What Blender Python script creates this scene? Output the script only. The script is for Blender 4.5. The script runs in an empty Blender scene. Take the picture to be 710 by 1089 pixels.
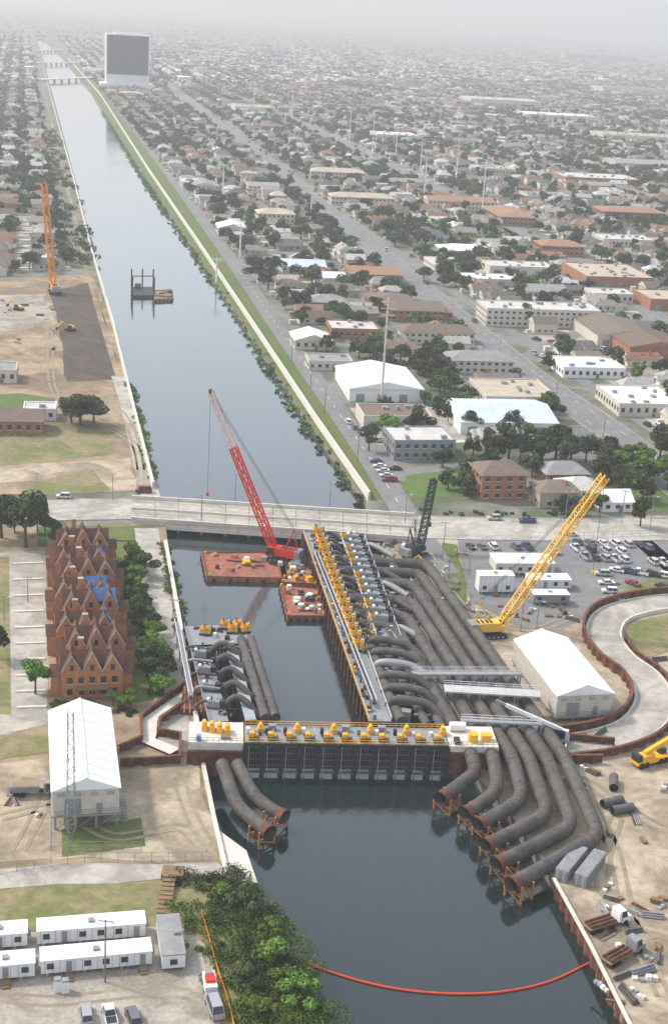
import bpy, math, random
from mathutils import Vector, Matrix
from mathutils.geometry import tessellate_polygon
R=random.Random(11)
# ------------------------------------------------------------------ survey / camera calibration
F=1500.0; H=150.0; ROLL=math.radians(3.5)
cr,sr=math.cos(ROLL),math.sin(ROLL)
def unroll(u,v):
    X=u-355.0; Y=544.5-v
    return X*cr-Y*sr, X*sr+Y*cr
Xp,Yp=unroll(22,-8)
PITCH=math.atan(Yp/F); cp,sp=math.cos(PITCH),math.sin(PITCH)
FW=Vector((0,cp,-sp)); UP=Vector((0,sp,cp)); RT=Vector((1,0,0))
def ray(u,v):
    X,Y=unroll(u,v)
    return FW+RT*(X/F)+UP*(Y/F)
def G(u,v,z=0.0):
    d=ray(u,v); t=(z-H)/d.z
    return Vector((d.x*t,d.y*t,z))
def RY(u,v,yy):
    d=ray(u,v); t=yy/d.y
    return Vector((d.x*t,yy,H+d.z*t))
def proj(p):
    q=Vector(p)-Vector((0,0,H)); w=q.dot(FW)
    if w<1: return (-999,9999)
    X=q.dot(RT)/w*F; Y=q.dot(UP)/w*F
    x=X*cr+Y*sr; y=-X*sr+Y*cr
    return (355+x,544.5-y)
A=ray(22,-8); A=Vector((A.x,A.y,0)).normalized(); B=Vector((A.y,-A.x,0))
ANG=math.atan2(B.y,B.x)
def frame(o,ang=ANG): return Matrix.Translation(Vector(o))@Matrix.Rotation(ang,4,'Z')
def ln(u800,v): return 22+(u800-22)*(v+8)/808.0
# ------------------------------------------------------------------ materials
MATS={}
def nodes(name):
    m=bpy.data.materials.new(name); m.use_nodes=True; nt=m.node_tree
    return m,nt,nt.nodes['Principled BSDF']
def clampc(c,k): return tuple(min(1,max(0,x*k)) for x in c)+(1,)
def mk(name,col,rough=.8,var=.25,scale=.6,metal=0,bump=0,col2=None,scale2=.05,ramp=None,spec=.3,bscale=None,detail=5):
    m,nt,b=nodes(name); N=nt.nodes; L=nt.links
    tc=N.new('ShaderNodeTexCoord'); n=N.new('ShaderNodeTexNoise')
    n.inputs['Scale'].default_value=scale; n.inputs['Detail'].default_value=detail; n.inputs['Roughness'].default_value=.65
    L.new(tc.outputs['Object'],n.inputs['Vector'])
    r=N.new('ShaderNodeValToRGB'); r.color_ramp.elements[0].position=.3; r.color_ramp.elements[1].position=.7
    L.new(n.outputs['Fac'],r.inputs['Fac'])
    r.color_ramp.elements[0].color=clampc((1,1,1),(1-var)); r.color_ramp.elements[1].color=(1,1,1,1)
    mul=N.new('ShaderNodeMix'); mul.data_type='RGBA'; mul.blend_type='MULTIPLY'; mul.inputs[0].default_value=1
    L.new(r.outputs['Color'],mul.inputs[7])
    base=clampc(col,1+var*.4)
    if ramp:
        oi=N.new('ShaderNodeObjectInfo'); cr_=N.new('ShaderNodeValToRGB'); cr_.color_ramp.interpolation='CONSTANT'
        e=cr_.color_ramp.elements
        while len(e)<len(ramp): e.new(0.5)
        for i,c in enumerate(ramp):
            e[i].position=i/len(ramp); e[i].color=tuple(c)+(1,)
        L.new(oi.outputs['Random'],cr_.inputs['Fac']); L.new(cr_.outputs['Color'],mul.inputs[6])
    elif col2:
        n2=N.new('ShaderNodeTexNoise'); n2.inputs['Scale'].default_value=scale2; n2.inputs['Detail'].default_value=8; n2.inputs['Roughness'].default_value=.65; n2.inputs['Distortion'].default_value=.8
        L.new(tc.outputs['Object'],n2.inputs['Vector'])
        r2=N.new('ShaderNodeValToRGB'); r2.color_ramp.elements[0].position=.42; r2.color_ramp.elements[1].position=.58
        r2.color_ramp.elements[0].color=base; r2.color_ramp.elements[1].color=tuple(col2)+(1,)
        L.new(n2.outputs['Fac'],r2.inputs['Fac']); L.new(r2.outputs['Color'],mul.inputs[6])
    else: mul.inputs[6].default_value=base
    L.new(mul.outputs[2],b.inputs['Base Color'])
    b.inputs['Roughness'].default_value=rough; b.inputs['Metallic'].default_value=metal
    b.inputs['Specular IOR Level'].default_value=spec
    if bump:
        bp=N.new('ShaderNodeBump'); bp.inputs['Strength'].default_value=bump; bp.inputs['Distance'].default_value=.3
        nb=n
        if bscale:
            nb=N.new('ShaderNodeTexNoise'); nb.inputs['Scale'].default_value=bscale; nb.inputs['Detail'].default_value=4
            L.new(tc.outputs['Object'],nb.inputs['Vector'])
        L.new(nb.outputs['Fac'],bp.inputs['Height']); L.new(bp.outputs['Normal'],b.inputs['Normal'])
    MATS[name]=m
    return m
mk('ground_urban',(.11,.13,.075),.95,.4,.15,col2=(.27,.26,.23),scale2=.03)
mk('dirt',(.38,.29,.19),.95,.4,.25,col2=(.25,.185,.12),scale2=.04,bump=.4)
mk('sand',(.48,.40,.29),.95,.35,.5,col2=(.31,.25,.18),scale2=.06,bump=.4)
mk('track',(.29,.24,.17),.95,.35,.5,col2=(.38,.32,.23),scale2=.1)
mk('gravel',(.42,.38,.33),.95,.35,1.2,col2=(.30,.27,.22),scale2=.08,bump=.4)
mk('soil_dark',(.075,.06,.048),.95,.4,.3,col2=(.12,.095,.072),scale2=.08,bump=.4)
mk('grass',(.095,.16,.035),.95,.45,.5,col2=(.17,.185,.06),scale2=.05,bump=.3)
mk('grass_dry',(.16,.18,.06),.95,.45,.5,col2=(.33,.27,.15),scale2=.05,bump=.3)
mk('lawn',(.095,.18,.035),.95,.4,.4,col2=(.15,.19,.06),scale2=.04)
mk('asphalt',(.19,.19,.195),.9,.3,.3,col2=(.25,.245,.24),scale2=.05)
mk('asphalt_dark',(.09,.09,.095),.9,.25,.4)
mk('concrete',(.46,.435,.385),.85,.3,.5,col2=(.35,.325,.28),scale2=.08)
mk('concrete_light',(.64,.605,.54),.85,.28,.6)
mk('paint_white',(.8,.8,.78),.7,.1,1)
mk('road_mark',(.7,.7,.66),.8,.4,1)
mk('riprap',(.22,.21,.18),.9,.5,1.0,bump=.8)
mk('steel_dark',(.045,.047,.052),.55,.4,1.2,metal=.3)
mk('gate_steel',(.13,.13,.125),.6,.5,1.5,metal=.2)
mk('pipe_black',(.085,.08,.078),.65,.5,.9,col2=(.15,.135,.12),scale2=.2,spec=.2)
mk('pipe_band',(.13,.12,.11),.7,.4,.9,spec=.2)
mk('steel_grey',(.30,.31,.32),.6,.35,1,metal=.2)
mk('steel_blue',(.34,.39,.44),.55,.3,1)
mk('rust',(.20,.075,.04),.85,.4,1,col2=(.12,.055,.04),scale2=.6)
mk('rust_orange',(.42,.17,.06),.8,.45,1.5)
mk('machine_yellow',(.85,.44,.015),.5,.25,1)
mk('crane_orange',(.85,.30,.03),.5,.2,1)
mk('crane_yellow',(.85,.50,.06),.5,.2,1)
mk('crane_red',(.75,.04,.02),.5,.2,1)
mk('boom_pale',(.75,.62,.58),.5,.2,1)
mk('barge_red',(.40,.12,.07),.85,.5,.5,col2=(.28,.15,.11),scale2=.3)
mk('white_metal',(.76,.77,.78),.5,.2,.4)
mk('white_fabric',(.84,.86,.88),.6,.12,.3)
mk('wall_cream',(.60,.56,.48),.8,.22,.5)
mk('wall_brick',(.36,.17,.10),.85,.3,1.5)
mk('town_brick',(.46,.20,.09),.85,.4,1.2)
mk('town_roof',(.13,.07,.055),.9,.5,1.2,col2=(.22,.10,.065),scale2=.25)
mk('tarp_blue',(.12,.25,.55),.5,.3,1)
mk('roof_white',(.76,.77,.78),.7,.22,.2)
mk('roof_blue',(.55,.63,.72),.7,.2,.2)
mk('roof_tan',(.48,.41,.32),.85,.3,.2)
mk('roof_grey',(.29,.29,.29),.85,.35,.3)
mk('roof_brown',(.19,.145,.115),.9,.35,.6)
mk('roof_orange',(.34,.20,.13),.9,.35,.6)
mk('roof_light',(.55,.54,.52),.8,.3,.2)
mk('glass',(.03,.04,.05),.15,.2,1,spec=.6)
mk('glass_blue',(.004,.007,.016),.6,.3,.3,spec=.05)
mk('rubber',(.02,.02,.02),.8,.2,1)
mk('wood',(.24,.16,.09),.9,.3,2)
mk('bark',(.10,.075,.05),.95,.3,2)
mk('boom_float',(.62,.07,.03),.6,.25,1)
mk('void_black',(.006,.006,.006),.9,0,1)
mk('house_roof',(0,0,0),.9,.4,.7,ramp=[(.22,.17,.13),(.20,.19,.18),(.34,.32,.29),(.15,.14,.13),(.26,.18,.13),(.44,.42,.38),(.17,.16,.15),(.26,.26,.26),(.26,.21,.17),(.60,.59,.57),(.21,.19,.18),(.32,.27,.22),(.19,.19,.20),(.36,.19,.12),(.39,.36,.33),(.48,.47,.46),(.62,.62,.63),(.30,.15,.10)])
mk('house_wall',(0,0,0),.85,.2,.7,ramp=[(.62,.58,.5),(.38,.24,.17),(.7,.69,.66),(.5,.42,.32),(.4,.28,.21),(.6,.6,.58),(.45,.34,.26),(.66,.62,.5)])
mk('car_paint',(0,0,0),.3,.05,1,ramp=[(.7,.7,.7),(.03,.03,.035),(.35,.36,.38),(.75,.75,.75),(.05,.07,.15),(.25,.03,.03),(.15,.15,.16),(.5,.48,.42),(.6,.6,.62),(.02,.02,.025)],spec=.5)
def leafmat(name,c1,c2,c3):
    m,nt,b=nodes(name); N=nt.nodes; L=nt.links
    tc=N.new('ShaderNodeTexCoord'); n=N.new('ShaderNodeTexNoise'); n.inputs['Scale'].default_value=.45; n.inputs['Detail'].default_value=4
    L.new(tc.outputs['Object'],n.inputs['Vector'])
    r=N.new('ShaderNodeValToRGB'); e=r.color_ramp.elements
    e[0].position=.33; e[0].color=c1+(1,); e[1].position=.68; e[1].color=c3+(1,)
    k=e.new(.5); k.color=c2+(1,)
    L.new(n.outputs['Fac'],r.inputs['Fac'])
    oi=N.new('ShaderNodeObjectInfo'); hs=N.new('ShaderNodeHueSaturation')
    mr=N.new('ShaderNodeMapRange'); mr.inputs[3].default_value=.65; mr.inputs[4].default_value=1.35
    L.new(oi.outputs['Random'],mr.inputs[0]); L.new(mr.outputs[0],hs.inputs['Value'])
    mr2=N.new('ShaderNodeMapRange'); mr2.inputs[3].default_value=.47; mr2.inputs[4].default_value=.51
    L.new(oi.outputs['Random'],mr2.inputs[0]); L.new(mr2.outputs[0],hs.inputs['Hue'])
    L.new(r.outputs['Color'],hs.inputs['Color']); L.new(hs.outputs['Color'],b.inputs['Base Color'])
    b.inputs['Roughness'].default_value=.85; b.inputs['Specular IOR Level'].default_value=.1
    MATS[name]=m
leafmat('leaf',(.024,.038,.017),(.05,.072,.027),(.088,.112,.04))
leafmat('leaf_bright',(.035,.075,.014),(.085,.16,.028),(.16,.25,.05))
leafmat('leaf_far',(.028,.038,.025),(.048,.062,.037),(.078,.088,.05))
def water():
    m,nt,b=nodes('canal_water'); N=nt.nodes; L=nt.links
    tc=N.new('ShaderNodeTexCoord')
    mp=N.new('ShaderNodeMapping'); mp.inputs['Rotation'].default_value=(0,0,-ANG); mp.inputs['Scale'].default_value=(1,.55,1)
    L.new(tc.outputs['Object'],mp.inputs['Vector'])
    n=N.new('ShaderNodeTexNoise'); n.inputs['Scale'].default_value=.5; n.inputs['Detail'].default_value=5; n.inputs['Roughness'].default_value=.6
    L.new(mp.outputs[0],n.inputs['Vector'])
    bp=N.new('ShaderNodeBump'); bp.inputs['Distance'].default_value=.3
    n3=N.new('ShaderNodeTexNoise'); n3.inputs['Scale'].default_value=.025; n3.inputs['Detail'].default_value=4; L.new(mp.outputs[0],n3.inputs['Vector'])
    mr=N.new('ShaderNodeMapRange'); mr.inputs[1].default_value=.35; mr.inputs[2].default_value=.65; mr.inputs[3].default_value=.06; mr.inputs[4].default_value=.28
    L.new(n3.outputs['Fac'],mr.inputs[0]); L.new(mr.outputs[0],bp.inputs['Strength'])
    L.new(n.outputs['Fac'],bp.inputs['Height']); L.new(bp.outputs['Normal'],b.inputs['Normal'])
    n2=N.new('ShaderNodeTexNoise'); n2.inputs['Scale'].default_value=.03; n2.inputs['Detail'].default_value=4
    L.new(mp.outputs[0],n2.inputs['Vector'])
    r=N.new('ShaderNodeValToRGB'); r.color_ramp.elements[0].color=(.008,.017,.018,1); r.color_ramp.elements[1].color=(.018,.030,.029,1)
    L.new(n2.outputs['Fac'],r.inputs['Fac']); L.new(r.outputs['Color'],b.inputs['Base Color'])
    b.inputs['Roughness'].default_value=.5; b.inputs['Specular IOR Level'].default_value=.0
    gl=N.new('ShaderNodeBsdfGlossy'); gl.inputs['Roughness'].default_value=.07; gl.inputs['Color'].default_value=(.97,.99,1,1); L.new(bp.outputs['Normal'],gl.inputs['Normal'])
    lw=N.new('ShaderNodeLayerWeight'); lw.inputs['Blend'].default_value=.5
    pw=N.new('ShaderNodeMath'); pw.operation='POWER'; pw.inputs[1].default_value=3.0; L.new(lw.outputs['Facing'],pw.inputs[0])
    ml=N.new('ShaderNodeMath'); ml.operation='MULTIPLY_ADD'; ml.inputs[1].default_value=1.1; ml.inputs[2].default_value=.02; ml.use_clamp=True; L.new(pw.outputs[0],ml.inputs[0])
    mx=N.new('ShaderNodeMixShader'); L.new(ml.outputs[0],mx.inputs[0]); L.new(b.outputs[0],mx.inputs[1]); L.new(gl.outputs[0],mx.inputs[2])
    L.new(mx.outputs[0],N['Material Output'].inputs['Surface'])
    MATS['canal_water']=m
water()
# ------------------------------------------------------------------ mesh builder
class MB:
    def __init__(s,M=None): s.v=[];s.f=[];s.m=[];s.sm=[];s.M=M
    def add(s,vs,fs,mat,smooth=False):
        o=len(s.v)
        if s.M is not None: vs=[s.M@Vector(v) for v in vs]
        s.v.extend([tuple(v) for v in vs])
        for f in fs:
            s.f.append([i+o for i in f]); s.m.append(mat); s.sm.append(smooth)
    def frus(s,c,z0,sx,sy,z1,tx,ty,mat,dy=0,dx=0,rot=0):
        vs=[]
        for (hx,hy,z,ox,oy) in ((sx/2,sy/2,z0,0,0),(tx/2,ty/2,z1,dx,dy)):
            for a,b in ((-1,-1),(1,-1),(1,1),(-1,1)): vs.append((a*hx+ox,b*hy+oy,z))
        ca,sa=math.cos(rot),math.sin(rot)
        vs=[(c[0]+x*ca-y*sa,c[1]+x*sa+y*ca,z) for x,y,z in vs]
        s.add(vs,[(0,3,2,1),(4,5,6,7),(0,1,5,4),(1,2,6,5),(2,3,7,6),(3,0,4,7)],mat)
    def box(s,x,y,z,sx,sy,sz,mat,rot=0): s.frus((x,y),z,sx,sy,z+sz,sx,sy,mat,rot=rot)
    def beam(s,p0,p1,w,h,mat):
        p0=Vector(p0);p1=Vector(p1);d=(p1-p0)
        if d.length<1e-4: return
        d.normalize(); up=Vector((0,0,1))
        if abs(d.z)>.98: up=Vector((1,0,0))
        r=d.cross(up).normalized(); u=r.cross(d).normalized()
        vs=[]
        for p in (p0,p1):
            for a,b in ((-1,-1),(1,-1),(1,1),(-1,1)): vs.append(p+r*(a*w/2)+u*(b*h/2))
        s.add(vs,[(0,3,2,1),(4,5,6,7),(0,1,5,4),(1,2,6,5),(2,3,7,6),(3,0,4,7)],mat)
    def tube(s,pts,r,mat,n=12,caps=True,r1=None,smooth=True):
        pts=[Vector(p) for p in pts]; vs=[];fs=[]; prev=None; k=len(pts)
        for i,p in enumerate(pts):
            d=(pts[min(i+1,k-1)]-pts[max(i-1,0)]).normalized()
            if prev is None:
                up=Vector((0,0,1)) if abs(d.z)<.95 else Vector((1,0,0))
                prev=d.cross(up).normalized()
            x=(prev-d*prev.dot(d)).normalized(); y=d.cross(x); prev=x
            rr=r if r1 is None else r+(r1-r)*i/(k-1)
            for j in range(n):
                a=2*math.pi*j/n; vs.append(p+x*(math.cos(a)*rr)+y*(math.sin(a)*rr))
        for i in range(k-1):
            for j in range(n):
                j2=(j+1)%n; fs.append((i*n+j,i*n+j2,(i+1)*n+j2,(i+1)*n+j))
        s.add(vs,fs,mat,smooth)
        if caps:
            s.add(vs[:n],[tuple(range(n))[::-1]],mat); s.add(vs[-n:],[tuple(range(n))],mat)
    def poly(s,pts,mat):
        pts=[Vector(p) for p in pts]
        tr=tessellate_polygon([pts]); fs=[]
        for t in tr:
            a,b,c=[pts[i] for i in t]
            nz=(b-a).cross(c-a).z
            fs.append(t if nz>0 else (t[0],t[2],t[1]))
        s.add(pts,fs,mat)
    def prism(s,pts,z0,z1,mat,side=None):
        top=[(p[0],p[1],z1) for p in pts]; s.poly(top,mat)
        n=len(pts)
        vs=[(p[0],p[1],z0) for p in pts]+top
        s.add(vs,[(i,(i+1)%n,n+(i+1)%n,n+i) for i in range(n)],side or mat)
    def roof(s,cx,cy,w,l,z,h,mat,wall=None,hip=0,ov=.5,alongx=False):
        hw=w/2+ov; hl=l/2+ov
        k=hip*(w/2)
        vs=[(-hw,-hl,z),(hw,-hl,z),(hw,hl,z),(-hw,hl,z),(0,-hl+k,z+h),(0,hl-k,z+h)]
        if alongx: vs=[(-y,x,zz) for x,y,zz in vs]
        vs=[(x+cx,y+cy,zz) for x,y,zz in vs]
        s.add(vs,[(1,2,5,4),(3,0,4,5),(0,3,2,1)],mat)
        s.add(vs,[(0,1,4),(2,3,5)],(mat if hip or not wall else wall))
    def lattice(s,p0,p1,w0,w1,n,r,mat,taper=True):
        p0=Vector(p0);p1=Vector(p1); d=(p1-p0).normalized()
        up=Vector((0,0,1)) if abs(d.z)<.95 else Vector((0,1,0))
        x=d.cross(up).normalized(); y=x.cross(d).normalized()
        def c(i,k):
            t=i/n; w=(w0+(w1-w0)*t)/2
            if taper and t<.08: w*=t/.08*.7+.3
            a,b=((-1,-1),(1,-1),(1,1),(-1,1))[k]
            return p0.lerp(p1,t)+x*a*w+y*b*w
        for k in range(4):
            for i in range(n):
                s.beam(c(i,k),c(i+1,k),r*2,r*2,mat)
                k2=(k+1)%4
                s.beam(c(i,k) if i%2 else c(i,k2),c(i+1,k2) if i%2 else c(i+1,k),r*1.2,r*1.2,mat)
                s.beam(c(i,k),c(i,k2),r*1.2,r*1.2,mat)
    def mesh(s,name):
        me=bpy.data.meshes.new(name); me.from_pydata(s.v,[],s.f)
        names=[]; idx={}
        for m in s.m:
            if m not in idx: idx[m]=len(names); names.append(m); me.materials.append(MATS[m])
        me.polygons.foreach_set('material_index',[idx[m] for m in s.m])
        me.polygons.foreach_set('use_smooth',s.sm)
        me.update(); return me
    def obj(s,name): return inst(s.mesh(name),name)
COL=bpy.context.scene.collection
def inst(me,name,loc=None,rot=0,sc=1):
    o=bpy.data.objects.new(name,me)
    if loc is not None: o.location=loc
    o.rotation_euler=(0,0,rot)
    o.scale=(sc,sc,sc) if not isinstance(sc,tuple) else sc
    COL.objects.link(o); return o
def group(name,parts):
    e=bpy.data.objects.new(name,None); COL.objects.link(e)
    for nm,mb in parts:
        if not mb.v: continue
        o=mb.obj(nm); o.parent=e
    return e
def fillet(pts,rad,seg=5):
    pts=[Vector(p) for p in pts]; out=[pts[0]]
    for i in range(1,len(pts)-1):
        a,b,c=pts[i-1],pts[i],pts[i+1]
        d1=(a-b);d2=(c-b); r=min(rad,d1.length*.45,d2.length*.45)
        s0=b+d1.normalized()*r; s1=b+d2.normalized()*r
        for k in range(seg+1):
            t=k/seg; out.append(s0*(1-t)**2+b*2*t*(1-t)+s1*t*t)
    out.append(pts[-1]); return out
def smoothpath(pts,seg=6):
    pts=[Vector(p) for p in pts]; P=[pts[0]]+pts+[pts[-1]]; out=[]
    for i in range(1,len(P)-2):
        for k in range(seg):
            t=k/seg; a,b,c,d=P[i-1:i+3]
            out.append(.5*((2*b)+(c-a)*t+(2*a-5*b+4*c-d)*t*t+(3*b-a-3*c+d)*t**3))
    out.append(pts[-1]); return out
def offset(path,w):
    out=[]
    for i,p in enumerate(path):
        d=(path[min(i+1,len(path)-1)]-path[max(i-1,0)]); d.z=0; d.normalize()
        out.append(p+Vector((d.y,-d.x,0))*w)
    return out
def strip(mb,path,w,z,mat):
    l=offset(path,-w/2); r=offset(path,w/2); n=len(path)
    vs=[(p.x,p.y,z) for p in l]+[(p.x,p.y,z) for p in r]
    mb.add(vs,[(i,n+i,n+i+1,i+1) for i in range(n-1)],mat)
def wall(mb,path,th,z0,z1,mat):
    l=offset(path,-th/2); r=offset(path,th/2); n=len(path)
    vs=[(p.x,p.y,z) for z in (z0,z1) for q in (l,r) for p in q]
    fs=[]
    for i in range(n-1):
        fs+=[(2*n+i,3*n+i,3*n+i+1,2*n+i+1),(i,2*n+i,2*n+i+1,i+1),(n+i,n+i+1,3*n+i+1,3*n+i)]
    fs+=[(0,n,3*n,2*n),(n-1,3*n-1,4*n-1,2*n-1)]
    mb.add(vs,fs,mat)
def resample(path,step):
    out=[path[0]]; 
    for a,b in zip(path,path[1:]):
        k=max(1,int((b-a).length/step))
        for i in range(1,k+1): out.append(a.lerp(b,i/k))
    return out
def sheetpile(mb,path,z0,z1,mat='rust',cap=None):
    p=resample(path,.8); l=offset(p,.28); r=offset(p,-.28)
    pts=[]
    for i in range(len(p)):
        pts.append((l if (i//2)%2 else r)[i])
    n=len(pts); vs=[(q.x,q.y,z0) for q in pts]+[(q.x,q.y,z1) for q in pts]
    mb.add(vs,[(i,i+1,n+i+1,n+i) for i in range(n-1)],mat)
    wall(mb,path,.7,z1,z1+.25,cap or mat)
def ragged(pts,amp):
    out=[]; n=len(pts)
    for i in range(n):
        a,b=pts[i],pts[(i+1)%n]; L_=(b-a).length; k=max(1,min(14,int(L_/9))); d=(b-a).normalized() if L_>0 else Vector((1,0,0)); nn=Vector((-d.y,d.x,0))
        for j in range(k):
            p=a.lerp(b,j/k)
            if j: p=p+nn*R.uniform(-amp,amp)
            out.append(p)
    return out
def sheet(name,pix,z,mat,rag=0):
    mb=MB(); pts=[Vector((g.x,g.y,0)) for g in (G(u,v) for u,v in pix)]
    if rag: pts=ragged(pts,rag)
    mb.poly([(p.x,p.y,z) for p in pts],mat); return mb.obj(name)
def road(name,pix,w,z,mat,mark=None,seg=6,kerb=False):
    mb=MB(); p=smoothpath([G(u,v) for u,v in pix],seg); strip(mb,p,w,z,mat)
    if kerb:
        for sgn in (-1,1): wall(mb,offset(p,sgn*(w/2+.15)),.3,z-.1,z+.13,'concrete')
    if mark:
        q=resample(p,6)
        for off in mark:
            qq=offset(q,off)
            for i in range(0,len(qq)-1,2): strip(mb,[qq[i],qq[i].lerp(qq[i+1],.6)],.25,z+.015,'road_mark')
    return mb.obj(name)
# ------------------------------------------------------------------ ground with the canal cut out
LE=[(360,1110),(343,1089),(318,1055),(292,1010),(272,950),(240,930),(226,870),(215,815),(204,740),(194,690),(184,640),(172,575),(165,520),(145,440),(122,345),(100,270),(80,190),(56,100),(46,62),(40,42)]
RE=[(690,1130),(668,1089),(630,1010),(590,937),(540,862),(484,800),(470,765),(448,700),(425,640),(400,565),(388,530),(330,450),(260,345),(205,262),(150,182),(97,97),(68,62),(46,42)]
def gp(l): return [G(u,v) for u,v in l]
Lp=gp(LE); Rp=gp(RE)
far=Lp[-1]+A*60
lp=[Vector((Lp[0].x,20,0))]+Lp+[far,far+A*60000,Vector((-60000,60000,0)),Vector((-60000,20,0))]
rp=[Vector((Rp[0].x,20,0))]+Rp+[far,far+A*60000,Vector((60000,60000,0)),Vector((60000,20,0))]
g=MB(); g.poly(lp,'ground_urban'); g.poly(rp,'ground_urban')
for q in (Lp,Rp):
    n=len(q); g.add([(p.x,p.y,0) for p in q]+[(p.x,p.y,-4) for p in q],[(i,i+1,n+i+1,n+i) for i in range(n-1)],'riprap')
g.obj('ground')
w=MB()
w.add([(-120,0,-2.5),(180,0,-2.5),(-900,6500,-2.5),(-1700,6500,-2.5)],[(0,1,2,3)],'canal_water'); w.obj('canal_water')
# ------------------------------------------------------------------ land cover sheets
sheet('dirt_ground',[(-60,298),(97,292),(124,350),(166,522),(-80,528)],.03,'dirt')
sheet('dirt_ground',[(-80,560),(176,558),(192,680),(215,815),(240,930),(262,948),(300,1030),(330,1089),(350,1115),(-80,1115)],.03,'dirt')
sheet('dirt_ground',[(392,556),(720,548),(900,1130),(700,1130),(668,1089),(590,937),(540,862),(484,800),(470,765),(425,640)],.03,'sand')
sheet('dark_soil_field',[(54,310),(99,300),(130,403),(72,406)],.06,'soil_dark',1.0)
sheet('grass_field',[(-60,458),(60,452),(124,462),(112,484),(40,496),(-60,498)],.06,'grass_dry',3)
sheet('grass_field',[(60,496),(120,500),(116,524),(20,526),(40,510)],.06,'grass_dry',3)
sheet('grass_field',[(-60,428),(20,418),(60,424),(50,440),(-60,446)],.06,'grass',2)
sheet('dirt_path',[(-60,502),(60,492),(140,488),(146,522),(120,522),(100,500),(40,512),(-60,520)],.09,'sand',1.5)
sheet('bare_yard',[(-60,315),(50,312),(58,340),(20,352),(-60,352)],.06,'gravel',3)
sheet('parking_lot',[(-60,590),(48,586),(52,690),(50,770),(-70,800)],.06,'concrete')
sheet('lawn',[(0,592),(10,592),(12,760),(0,760)],.09,'grass_dry')
sheet('grass_strip',[(-70,786),(55,780),(55,800),(-70,820)],.09,'grass_dry',1.5)
sheet('grass_strip',[(40,560),(165,560),(168,575),(40,582)],.06,'grass',1)
sheet('grass_strip',[(125,575),(146,575),(180,742),(140,748)],.06,'grass',1)
sheet('walkway',[(143,562),(168,562),(212,800),(170,800),(160,700)],.09,'concrete')
sheet('gravel_yard',[(-60,815),(55,806),(130,800),(212,812),(232,915),(100,912),(-60,925)],.07,'sand',1.5)
sheet('dirt_path',[(-60,928),(90,918),(232,918),(245,932),(-60,948)],.10,'concrete',.5)
sheet('grass_field',[(-60,946),(150,940),(240,933),(262,948),(300,1030),(330,1089),(232,1100),(200,985),(-60,996)],.09,'grass_dry',.8)
sheet('grass_field',[(66,882),(150,870),(155,900),(66,912)],.10,'grass',1.2)
sheet('gravel_yard',[(-60,998),(190,985),(225,1010),(240,1120),(-60,1120)],.12,'gravel',.8)
sheet('concrete_slab',[(228,880),(262,905),(274,940),(240,935)],.13,'concrete_light')
sheet('grass_levee',[(388,530),(330,450),(260,345),(205,262),(150,182),(97,97),(66,60),(72,58),(108,96),(232,262),(290,345),(364,450),(424,532)],.03,'grass')
sheet('parking_lot',[(486,572),(720,566),(740,640),(640,650),(600,668),(560,668),(500,640)],.06,'asphalt')
sheet('lawn',[(655,628),(720,604),(720,640),(665,642)],.09,'grass_dry',1)
sheet('lawn',[(668,662),(720,652),(720,690),(690,700),(665,680)],.09,'grass_dry',1)
sheet('lawn',[(470,577),(486,580),(496,640),(486,645),(466,600)],.09,'grass',.8)
sheet('lawn',[(420,498),(508,496),(508,528),(432,530)],.06,'lawn')
sheet('lawn',[(300,300),(366,302),(372,350),(330,352)],.06,'lawn')
sheet('lawn',[(425,236),(560,240),(585,258),(460,268)],.06,'lawn')
sheet('lawn',[(640,488),(720,490),(730,545),(650,538)],.06,'grass')
sheet('lawn',[(300,345),(330,362),(340,395),(300,372)],.06,'lawn')
sheet('parking_lot',[(555,352),(640,350),(710,395),(720,440),(600,385)],.06,'gravel')
sheet('parking_lot',[(372,434),(470,432),(500,470),(400,478)],.06,'concrete')
sheet('parking_lot',[(390,470),(420,478),(432,512),(404,512)],.075,'asphalt')
sheet('parking_lot',[(560,450),(650,470),(660,488),(590,482)],.06,'asphalt')
sheet('parking_lot',[(470,280),(560,276),(620,305),(500,315)],.06,'gravel')
sheet('parking_lot',[(650,400),(720,402),(740,450),(690,452)],.075,'concrete')
sheet('parking_lot',[(600,250),(680,252),(720,285),(640,280)],.055,'gravel'); sheet('parking_lot',[(560,150),(720,155),(720,172),(580,165)],.055,'concrete')
tk=MB()
for pix in ([(700,880),(650,850),(620,830),(560,815)],[(705,1060),(670,980),(650,900),(620,840)],[(690,1000),(640,940),(655,870)],[(0,870),(60,860),(120,890),(190,880),(215,905)],[(20,830),(50,842),(20,905)],[(470,620),(500,650),(560,670),(610,655)],[(5,360),(50,345),(60,420),(125,420)],[(0,470),(70,440),(140,470),(150,515)],[(50,300),(30,305),(0,312)],[(0,1060),(60,1065),(160,1055),(215,1060)],[(190,830),(205,870),(225,905)],[(20,400),(70,410),(130,440),(150,500)]):
    p=resample(smoothpath(gp(pix),6),3)
    for o in (-1.1,1.1): strip(tk,offset(p,o),.8,.135+.003*o,'track')
tk.obj('tyre_tracks')
road('riverside_road',[(472,610),(432,548),(372,456),(298,352),(240,268),(165,165),(112,95),(72,52)],9,.11,'asphalt',[0])
road('boulevard',[(760,548),(655,463),(545,385),(407,272),(300,182),(150,70)],17,.11,'asphalt',[-4,4],kerb=True)
road('avenue',[(800,412),(710,347),(640,293),(555,247),(448,192),(340,140),(190,78)],15,.11,'asphalt',[0])
road('levee_path',[(168,556),(152,495),(136,430),(126,400)],6,.10,'concrete')
road('levee_path',[(126,400),(94,292),(72,200),(50,110),(42,70)],2.5,.10,'dirt')
road('highway',[(-90,543),(20,543),(150,541)],19,.12,'concrete',[-4,0,4],kerb=True)
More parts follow.
